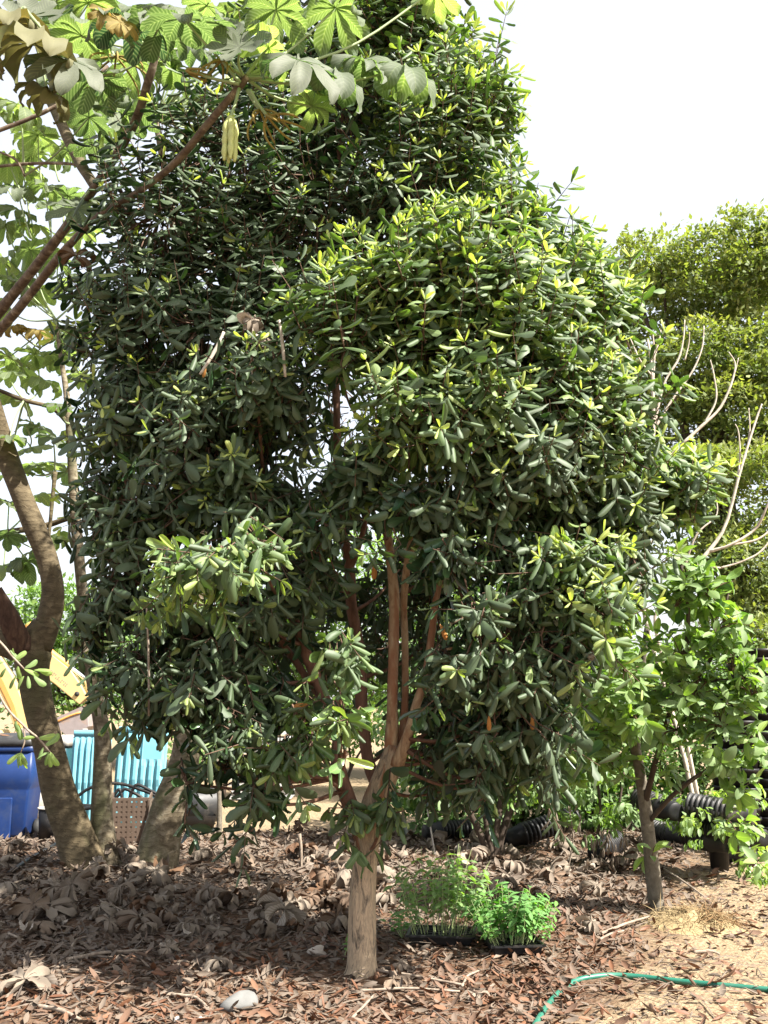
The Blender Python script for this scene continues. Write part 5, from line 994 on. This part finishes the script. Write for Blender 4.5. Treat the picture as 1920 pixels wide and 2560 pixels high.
def white_stakes():
    for (a, c, Y, r, lab) in (((1066, 2008), (1090, 2138), None, .009, 'thin white stake standing between trunk and V-shaped shrub'),):
        q = on_ground(*c); t = P(a[0], a[1], q[1] + .1); g = MB(); tube(g, [q - ZUP * .05, t], [r, r], 6, 7); solo('garden_stake', g, M_WHITE, q, lab, 'stake')
    q = on_ground(1885, 2170); t = P(1838, 2060, q[1] + .15); g = MB(); tube(g, [q, t], [.035, .03], 8, 10); solo('white_pipe', g, M_WHITE, q, 'leaning white pipe among the black pots at right', 'pipe')
    q = on_ground(753, 2172); t = P(748, 2085, q[1]); g = MB(); tube(g, [q - ZUP * .03, .5 * (q + t) + np.array([.01, 0, 0]), t], [.012, .013, .02], 10, 8, .1); solo('dry_stalk', g, M_STICK, q, 'upright dry brown stalk left of the main trunk', 'stalk')
    q = on_ground(548, 2100); t = P(540, 1860, q[1] + .1); g = MB(); tube(g, [q - ZUP * .03, P(548, 1990, q[1]), t], [.035, .028, .022], 14, 9, .08); solo('thin_stem', g, M_SAPBARK, q, 'thin grey stem standing right of the barrel', 'stem')
    t = P(366, 1500, 5.9); q = P(372, 1790, 5.9); g = MB(); tube(g, [t, .5 * (t + q) + np.array([.006, 0, 0]), q], [.006, .007, .007], 12, 7); solo('hanging_stalk', g, M_STICK, q, 'straight thin stalk hanging in the lower left foliage', 'stalk')
white_stakes()

# ------------------------------------------------------------------ seedling trays
def tray(label, c, w, d, yaw, tall, n, mat, glabel, seed, bright):
    R = rotz(yaw); root = thing('seedling_tray', label, 'tray', c, 'black seedling trays'); h = .05
    g = MB(); loft(g, c, [(0, w / 2 * .93, d / 2 * .93), (h * .9, w / 2 * .98, d / 2 * .98)], R, .08, capt=False); part('body', g, M_BLACK, root, False)
    g = MB(); box(g, c + ZUP * h * .55, (w * .94, d * .94, .006), R); part('soil', g, M_STUB, root, False)
    g = MB()
    for s in (-1, 1):
        box(g, c + R @ np.array([0, s * d / 2, h]), (w + .03, .02, .012), R); box(g, c + R @ np.array([s * w / 2, 0, h + .001]), (.02, d + .02, .012), R)
    part('rim', g, M_BLACK, root, False)
    g = MB(); nx, ny = 8, 5
    for i in range(1, nx): box(g, c + R @ np.array([-w / 2 + w * i / nx, 0, h * .82]), (.010, d * .96, h * .34), R)
    for j in range(1, ny): box(g, c + R @ np.array([0, -d / 2 + d * j / ny, h * .815]), (w * .96, .010, h * .34), R)
    part('cell_divider', g, M_BLACK, root, False)
    rr = random.Random(seed); protos = []
    for k in range(6):
        g = MB(); H = 1.0; ben = rr.uniform(-.25, .25); ben2 = rr.uniform(-.2, .2)
        pts = [(0, 0, 0), (ben * .3, ben2 * .3, .45), (ben, ben2, 1.0)]; tube(g, np.array(pts) * np.array([tall, tall, tall]), [.0028, .0024, .0016], 8, 5, 0, False, 1)
        nl = 9 if bright else 8; pp, dd, nn, ss = [], [], [], []
        for j in range(nl):
            t = .45 + .55 * (j // 2) / (nl // 2); a = (j % 2) * PI + (j // 2) * 1.6 + rr.uniform(-.3, .3); dv = np.array([math.cos(a), math.sin(a), rr.uniform(-.25, .45)])
            q = np.array([ben * t, ben2 * t, t]) * tall; pp.append(q); dd.append(dv); nn.append(np.array([rr.uniform(-.3, .3), rr.uniform(-.5, .1), 1.0])); ss.append(rr.uniform(.05, .08) * (1.0 if bright else 1.1) * (1.15 - .5 * max(0, t - .8)))
        stamp(g, (BROADT[0], BROADT[1])[k % 2], np.array(pp), frames(np.array(dd), np.array(nn)), np.array(ss), np.full(nl, rr.uniform(.1, .8)), np.full(nl, rr.random()))
        me = g.mesh('seedling'); me.materials.append(mat); me.materials.append(M_STEM); protos.append(me)
    for k in range(n):
        u, v = rr.uniform(-.46, .46), rr.uniform(-.45, .45); q = c + R @ np.array([u * w, v * d, h * .55]); lean = np.array([u * (1.5 if bright else .7) + rr.uniform(-.15, .15), v * .5 + rr.uniform(-.15, .15), 1.0])
        s = rr.uniform(.6, 1.12) * (1 - .35 * abs(u)); Rr = axis_R(lean) @ rotz(rr.uniform(0, 6.28))
        o = link('seedling', protos[k % 6], None, None, mat4(q, Rr.T, s)); tag(o, glabel, 'seedling', 'seedlings in ' + ('right' if bright else 'left') + ' tray')
tray('black seedling tray of tall pale seedlings, nearer the main trunk', on_ground(1105, 2352) + ZUP * .01, .44, .32, -.12, .56, 60, M_SEED, 'tall pale green seedling in the tray nearer the main trunk', 3, False)
tray('black seedling tray of short bright green seedlings, nearer the young tree', on_ground(1279, 2372) + ZUP * .01, .33, .40, .10, .34, 100, M_SEEDB, 'short bright green seedling in the tray nearer the young tree', 4, True)
def weed(label, px, py, n, h, seed):
    b = on_ground(px, py); rr = random.Random(seed); root = thing('weed', label, 'weed', b)
    g = MB(); pp, dd, nn, ss = [], [], [], []
    for k in range(n):
        e = b + np.array([rr.uniform(-.12, .12), rr.uniform(-.1, .1), h * rr.uniform(.5, 1)]); tube(g, [b, .5 * (b + e) + ZUP * .02, e], [.003, .0025, .0015], 6, 4, 0, False)
        for j in range(5):
            t = .4 + .15 * j; a = rr.uniform(0, 6.28); pp.append(b * (1 - t) + e * t); dd.append((math.cos(a), math.sin(a), rr.uniform(-.2, .4))); nn.append((0, -.3, 1)); ss.append(rr.uniform(.04, .07))
    part('stem', g, M_STEM, root); g = MB(); stamp(g, BROADT[0], np.array(pp), frames(np.array(dd, float), np.array(nn, float)), np.array(ss), np.full(len(pp), .4), RNG.uniform(0, 1, len(pp))); part('foliage', g, M_SEEDB, root)
weed('small green weed beside the left end of the tall seedlings', 1005, 2345, 9, .17, 5)
weed('single green weed growing against the left side of the main trunk foot', 858, 2400, 2, .2, 6)

# ------------------------------------------------------------------ straw, stones, sticks
def mound():
    c = on_ground(1735, 2312); root = thing('straw_mound', 'low mound of dry straw and root fibres right of young tree', 'mound', c); n = 28
    th, rr = np.meshgrid(np.linspace(0, 2 * PI, n), np.linspace(0, 1, 9)); x = c[0] + rr * np.cos(th) * .42; y = c[1] + rr * np.sin(th) * .30
    z = gz(x, y) - .012 + .10 * (1 - rr ** 2) ** 1.3 * (1 + .3 * np.sin(3 * th + 4 * rr)) ; V = np.stack([x, y, z], -1).reshape(-1, 3); g = MB(); g.add(V, grid_faces(9, n)[:, ::-1]); part('mound', g, M_STRAW, root)
    for nm, m, cx, k in (('straw', M_STRAW, -.05, 700), ('root_fibre', M_ROOT, .2, 900)):
        g = MB(); a = RNG.uniform(0, 6.28, k); r = np.sqrt(RNG.uniform(0, 1, k)) * .95; X = c[0] + cx * (.7 if m is M_ROOT else 1) + r * np.cos(a) * (.36 if m is M_STRAW else .22); Yv = c[1] + r * np.sin(a) * (.25 if m is M_STRAW else .2) + (.06 if m is M_ROOT else 0)
        q = np.hypot((X - c[0]) / .42, (Yv - c[1]) / .30); Z = gz(X, Yv) + .10 * np.clip(1 - q ** 2, 0, 1) ** 1.3 + RNG.uniform(-.01, .02, k)
        d = np.c_[RNG.normal(0, 1, k), RNG.normal(0, 1, k), RNG.normal(.1, .35, k)]; t = leaf_template([0, .5, 1], [.6, 1, .3], [-1, 1], .018, .01, .4); stamp(g, t, np.c_[X, Yv, Z], frames(d, np.tile([0, 0, 1.0], (k, 1)) + RNG.normal(0, .4, (k, 3))), RNG.uniform(.06, .16, k), np.zeros(k), RNG.uniform(0, 1, k)); part(nm, g, m, root)['kind'] = 'stuff'
mound()
def stone(label, px, py, r, seed, mat=M_STONE, name='stone', flat=.55):
    b = on_ground(px, py); g0 = np.random.default_rng(seed); n, m = 14, 9; th, ph = np.meshgrid(np.linspace(0, 2 * PI, n), np.linspace(0.02, PI - .02, m)); d = np.stack([np.sin(ph) * np.cos(th), np.sin(ph) * np.sin(th), np.cos(ph)], -1)
    k = g0.normal(0, 1.2, (4, 3)); s = 1 + .16 * sum(np.sin(d @ k[i] * 2.2 + i) for i in range(4)); V = (d * s[..., None] * np.array([r, r * .8, r * flat])).reshape(-1, 3) + b + ZUP * r * flat * .6
    g = MB(); g.add(V, grid_faces(m, n)[:, ::-1]); solo(name, g, mat, b, label, 'stone')
stone('pale grey lump of stone in the front litter, left of the trunk', 598, 2520, .10, 1, flat=.5)
stone('small round white stone at the bottom edge, left one of the pair', 443, 2556, .022, 2, M_WHITE, flat=.8)
stone('small white stone at the bottom edge, right one of the pair', 503, 2556, .02, 3, M_WHITE, flat=.8)
stone('rounded tan stone half buried left of the main trunk foot', 792, 2388, .055, 4, M_RIND, flat=.7)
stone('small white pebble in the litter left of the trunk foot', 712, 2428, .022, 5, M_WHITE)
stick_list = [((165, 2412), (365, 2388), .011, 'long straight pale stick on the litter, left foreground'), ((95, 2532), (200, 2566), .013, 'thick grey stick at the bottom left corner'), ((250, 2262), (330, 2300), .008, 'short stick below the star-shaped dry leaf'), ((178, 2378), (218, 2352), .008, 'short pale stick above the long straight one'), ((264, 2330), (372, 2290), .008, 'thin stick slanting up in the left litter'),
              ((940, 2438), (1160, 2476), .010, 'long pale stick right of the trunk foot, upper of two'), ((900, 2490), (1150, 2492), .009, 'long pale stick right of the trunk foot, lower of two'), ((1155, 2478), (1200, 2438), .008, 'short light stick leaning across the two long ones'), ((1505, 2345), (1625, 2302), .011, 'pale stick left of the young tree foot'), ((1500, 2360), (1560, 2338), .009, 'short pale stick below the one by the young tree foot'), ((955, 2238), (1052, 2234), .014, 'weathered stick behind the tall seedlings'), ((965, 2226), (1040, 2206), .009, 'thin stick behind the tall seedlings'), ((430, 2500), (520, 2535), .010, 'stick in the front litter left of the grey stone'), ((0, 2230), (70, 2205), .010, 'stick at the left edge below the black pipe'), ((20, 2345), (60, 2362), .009, 'short stick at the left edge'), ((1735, 2393), (1800, 2398), .011, 'pale bark strip on the sunlit sand'), ((1830, 2170), (1925, 2140), .014, 'pale branch at the right edge below the pots'), ((1660, 2180), (1760, 2250), .010, 'brown stick leaning from the young tree foot'), ((1180, 2250), (1240, 2275), .012, 'curled bark strip between the two trays'), ((880, 2560), (935, 2500), .008, 'short pale stick at the bottom centre')]
for (a, c, r, lab) in stick_list:
    p, q = on_ground(*a), on_ground(*c); p[2] += r + .02; q[2] += r + .02; mid = .5 * (p + q) + np.array([RNG.normal(0, .015), RNG.normal(0, .015), .01]); g = MB(); tube(g, [p, .6 * p + .4 * mid, mid, q], [r, r * .95, r * .9, r * .6], 14, 7, .15); solo('stick', g, M_STICK, p, lab, 'stick', 'sticks on the ground')

# ------------------------------------------------------------------ fallen leaves
DRYM = {}
def dry_leaf(p, s, ti, nrm, spin, age, rnd, label, group='dry lobed leaves on the ground', touch=True, cat='leaf'):
    key = (ti, age, rnd)
    if key not in DRYM: DRYM[key] = cec_mesh(DRYT[ti], age, rnd, M_DRY, 'dry_leaf')
    nrm = unit(np.array(nrm, float)); e = np.array([math.cos(spin), math.sin(spin), 0.0]); x = unit(e - nrm * e.dot(nrm)); Fr = np.stack([x, np.cross(nrm, x), nrm]); p = np.array(p, float)
    if touch: z = (DRYT[ti][0] @ Fr)[:, 2]; p[2] += -np.percentile(z, 4) * s
    o = link('dry_leaf', DRYM[key], None, None, mat4(p, Fr, s)); return tag(o, label, cat, group)
special = [((240, 2178), .155, 3, (.2, -.9, .5), 1.2, 0, .9, 'grey dry leaf curled on end at the foot of the leaning trunk'), ((385, 2215), .25, 0, (.1, -.45, 1), 1.5, 0, 1, 'big pale star-shaped dry leaf at the foot of the right ringed trunk'), ((500, 2155), .2, 1, (0, -.3, 1), .4, 0, .5, 'large dry leaf right of the right ringed trunk'), ((420, 2395), .14, 3, (.3, -.8, .6), .6, 0, 1, 'crumpled silvery dry leaf standing up in the middle of the litter'), ((545, 2430), .13, 1, (0, -.4, 1), 2.0, 0, 1, 'pale wavy dry leaf in front of the crumpled silvery one'), ((1000, 2395 + 40), .12, 0, (.2, -.5, 1), .3, .25, .5, 'ribbed brown dry leaf against the right side of the trunk foot'), ((985, 2470), .13, 4, (-.1, -.2, 1), 2.2, .5, .5, 'brown fan-shaped dry leaf in front of the trunk foot'), ((1480, 2335), .15, 1, (.1, -.5, 1), .8, 0, 1, 'pale twisted dry leaf left of the young tree foot'), ((840, 2330), .16, 2, (.2, -.7, .8), 1.0, .75, .5, 'large red brown dry leaf standing behind the trunk foot'), ((60, 2480), .2, 4, (0, -.2, 1), .5, 0, .5, 'flat ribbed grey leaf at the left edge of the foreground'), ((120, 2300), .24, 4, (0, -.15, 1), 3.2, 0, .5, 'wide sunlit ribbed dry leaf at the left edge'), ((350, 2330), .2, 2, (.1, -.2, 1), 2.5, .25, .5, 'brown ribbed dry leaf in the middle left litter'), ((520, 2480), .11, 3, (0, -.3, 1), 4.0, .5, .5, 'brown curled dry leaf left of the grey stone'), ((1190, 2500), .1, 4, (0, 0, 1), 1.0, .25, 1, 'flat pale dry leaf among the red leaves, front centre')]
for a, s, ti, nr, sp, ag, rn, lab in special: dry_leaf(on_ground(*a), s, ti, nr, sp, ag, rn, lab, None)
rr = random.Random(12)
for k in range(150):
    if k < 105:
        px = rr.uniform(-60, 900); py = 2105 + 240 * rr.random() ** .8
    else:
        px = rr.uniform(850, 1560); py = 2120 + 150 * rr.random() ** 1.2
    if 870 < px < 940 and py > 2330: continue
    s = rr.uniform(.085, .225); marks = [(30, 2200, 'by the left edge'), (225, 2190, 'below the leaning trunk'), (390, 2180, 'below the right ringed trunk'), (330, 2300, 'around the star-shaped leaf'), (520, 2140, 'below the grey barrel'), (640, 2200, 'below the hanging leaves, left of the upright stalk'), (753, 2150, 'around the upright stalk'), (820, 2290, 'behind the trunk foot'), (560, 2300, 'in the middle of the left litter'), (100, 2330, 'in the left foreground'), (1000, 2180, 'right of the trunk, by the white stake'), (1230, 2200, 'under the V-shaped shrub'), (1420, 2200, 'under the withered leaves'), (1540, 2230, 'left of the young tree foot')]
    zone = min(marks, key=lambda m: (m[0] - px) ** 2 + 4 * (m[1] - py) ** 2)[2]; nz_ = 1 if rr.random() < .8 else -.8; agv = rr.choice((0, 0, .25, .25, .5, .75)); rnv = rr.choice((0, .5, 1, 1)); look = ('red brown' if agv > .4 else ('dark brown', 'brown', 'pale grey')[int(rnv * 2)]) + (' upturned' if nz_ < 0 else '') + (' small' if s < .12 else ' large' if s > .16 else '')
    dry_leaf(on_ground(px, py), s, rr.randrange(6), (rr.gauss(0, .45), rr.gauss(-.15, .45), nz_), rr.uniform(0, 6.28), agv, rnv, look + ' curled dry leaf ' + zone, 'curled dry leaves ' + zone)
# dry leaves caught up in the evergreen
BM = B_MAIN
caught = [((632, 800, BM - .85), .15, 1, (.3, -.8, .6), 1.2, 0, 1, 'grey dry lobed leaf hanging in the upper left of the evergreen'), ((668, 850, BM - .85), .10, 3, (.6, -.8, .3), .3, 0, .5, 'small dry leaf curled below the grey hanging one'), ((190, 640, BM - .2), .14, 2, (.3, -.8, .4), .3, .5, .5, 'brown dry leaf stuck in the branches at far left'), ((330, 1250, BM - .1), .13, 1, (.3, -.9, .3), 2.0, .75, 0, 'dark brown dry leaf caught in the left foliage'), ((400, 1340, BM - .05), .14, 0, (.1, -.9, .4), 1.0, .75, 0, 'dark brown dry leaf caught above the pale ringed trunk'), ((740, 1310, BM - .5), .07, 3, (.1, -1, .1), 1.5, 0, 1, 'small pale dry leaf dangling in the middle gap of the evergreen'), ((715, 1860, BM - .3), .12, 5, (-.2, -.8, .5), .5, .75, .5, 'brown dry leaf caught beside the left limb'), ((750, 2060, BM + 1.4), .12, 3, (0, -.9, .3), .5, .75, .5, 'brown dry leaf curled on top of the upright stalk'), ((1480, 1640, BM - .9), .05, 3, (.2, -.9, .3), .5, .25, 1, 'small tan dry leaf among the right-hand leaves'), ((610, 1290, BM - .2), .14, 2, (.1, -.9, .4), .5, .75, 0, 'dark dry leaf behind the bright lower left leaves')]
for (a, s, ti, nr, sp, ag, rn, lab) in caught: dry_leaf(P(*a), s, ti, nr, sp, ag, rn, lab, None, False)
for (pts, r, lab) in ([((500, 936), (530, 890), (560, 830)), .011, 'pale dead leaf stalk slanting left below the grey hanging leaf'], [((698, 800), (706, 860), (713, 942)), .011, 'straight white leaf stalk hanging right of the grey dry leaf'], [((628, 880), (630, 930), (634, 980)), .007, 'thin brown leaf stalk hanging below the grey dry leaf']):
    w = np.array([P(a, b, BM - .9) for a, b in pts]); g = MB(); tube(g, w, [r * .7, r, r * .8], 14, 7, .1); solo('leaf_stalk', g, M_PALE, w[0], lab, 'stalk')
def withered(px, py, dY, label, n, seed):
    b = on_ground(px, 2175); root = thing('withered_plant', label, 'plant', b); rr = random.Random(seed); Y = b[1] + dY; c = P(px, py, Y); g = MB(); tube(g, [b, .5 * (b + c) + np.array([.05, 0, 0]), c], [.008, .007, .004], 12, 6, .1); part('stem', g, M_STICK, root)
    V = MB(); pp = np.array([c + np.array([rr.uniform(-.18, .18), rr.uniform(-.1, .1), rr.uniform(-.3, .02)]) for _ in range(n)]); dd = np.array([(rr.gauss(0, .25), rr.gauss(0, .2), -1) for _ in range(n)]); nn = np.array([(rr.gauss(0, .4), -1, .2) for _ in range(n)])
    stamp(V, SMALL[1], pp, frames(dd, nn), RNG.uniform(.09, .16, n), np.zeros(n), RNG.uniform(.7, 1, n)); part('dry_foliage', V, M_DRY, root)
withered(1420, 2010, -.1, 'withered tan leaves hanging above the dark pots, right of centre', 26, 1)
withered(1520, 2080, -.2, 'withered tan leaves hanging left of the young tree trunk', 30, 2)

def litter():
    g = np.random.default_rng(77); X, Y = [], []
    def zone(n, x0, x1, y0, y1): X.append(g.uniform(x0, x1, n)); Y.append(g.uniform(y0, y1, n))
    zone(6500, -2.6, 2.2, 4.9, 7.0); zone(9000, -4.2, 3.2, 7.0, 9.5); zone(9000, -6, 4.5, 9.5, 13.0)
    X = np.concatenate(X); Y = np.concatenate(Y); keep = np.hypot(X + .14, Y - B_MAIN) > .085
    sand = (X - .42 * Y + 1.35) > 0; keep &= ~(sand & (g.random(len(X)) < .72)); X, Y, sand = X[keep], Y[keep], sand[keep]; n = len(X)
    red = np.clip(1.25 - (Y - 5.0) / 2.6 + .25 * X, 0, 1); a = g.uniform(0, 6.28, n)
    age = np.where(g.random(n) < red * .8, g.uniform(.35, 1, n), g.uniform(0, .15, n)); rnd = g.uniform(0, 1, n) ** 1.3
    d = np.c_[np.cos(a), np.sin(a), g.normal(0, .22, n)]; nr = np.tile([0, 0, 1.0], (n, 1)) + g.normal(0, .42, (n, 3)); flip = g.random(n) < .3; nr[flip, 2] *= -1
    s = g.uniform(.05, .108, n) * np.where(Y > 9, 1.3, 1); p = np.c_[X, Y, gz(X, Y) + g.uniform(0.004, .03, n)]; Fm = frames(d, nr); ti = g.integers(0, 3, n)
    vis = pick_visible(p, Fm[:, 0], s, 260); V = variants(SMALL, M_LITTER, 'brown_leaf')
    for i in vis:
        ai = int(np.argmin([abs(q - age[i]) for q in AGES])); ri = int(np.argmin([abs(q - rnd[i]) for q in RNDS])); o = link('brown_leaf', V[int(ti[i]), ai, ri], None, None, mat4(p[i], Fm[i], s[i]))
        tag(o, 'narrow fallen brown leaf in the front litter carpet', 'leaf', 'narrow fallen leaves in the foreground')
    rest = np.ones(n, bool); rest[vis] = False; mb = MB()
    for t in range(3): q = rest & (ti == t); stamp(mb, SMALL[t], p[q], Fm[q], s[q], age[q], rnd[q])
    k = 2600; x = g.uniform(-4, 3.5, k); y = 4.9 + 6.5 * g.random(k) ** 1.4; a = g.uniform(0, 6.28, k); tp = leaf_template([0, .5, 1], [.8, 1, .7], [-1, 0, 1], .022, 1.2, .15)
    stamp(mb, tp, np.c_[x, y, gz(x, y) + g.uniform(.01, .04, k)], frames(np.c_[np.cos(a), np.sin(a), g.normal(0, .12, k)], np.tile([0, 0, 1.0], (k, 1)) + g.normal(0, .3, (k, 3))), g.uniform(.08, .28, k), np.zeros(k), g.uniform(.5, 1, k))
    # chips on the sand
    k = 2600; x = g.uniform(.6, 3.4, k); y = g.uniform(4.8, 9, k); a = g.uniform(0, 6.28, k)
    stamp(mb, SMALL[0], np.c_[x, y, gz(x, y) + g.uniform(.003, .012, k)], frames(np.c_[np.cos(a), np.sin(a), g.normal(0, .1, k)], np.tile([0, 0, 1.0], (k, 1)) + g.normal(0, .3, (k, 3))), g.uniform(.02, .05, k), g.uniform(0, 1, k), g.uniform(.3, 1, k))
    o = link('leaf_litter', mb.mesh('leaf_litter'), M_LITTER); tag(o, 'thick carpet of fallen brown leaves and twigs under the trees', None, None, 'stuff')
litter()
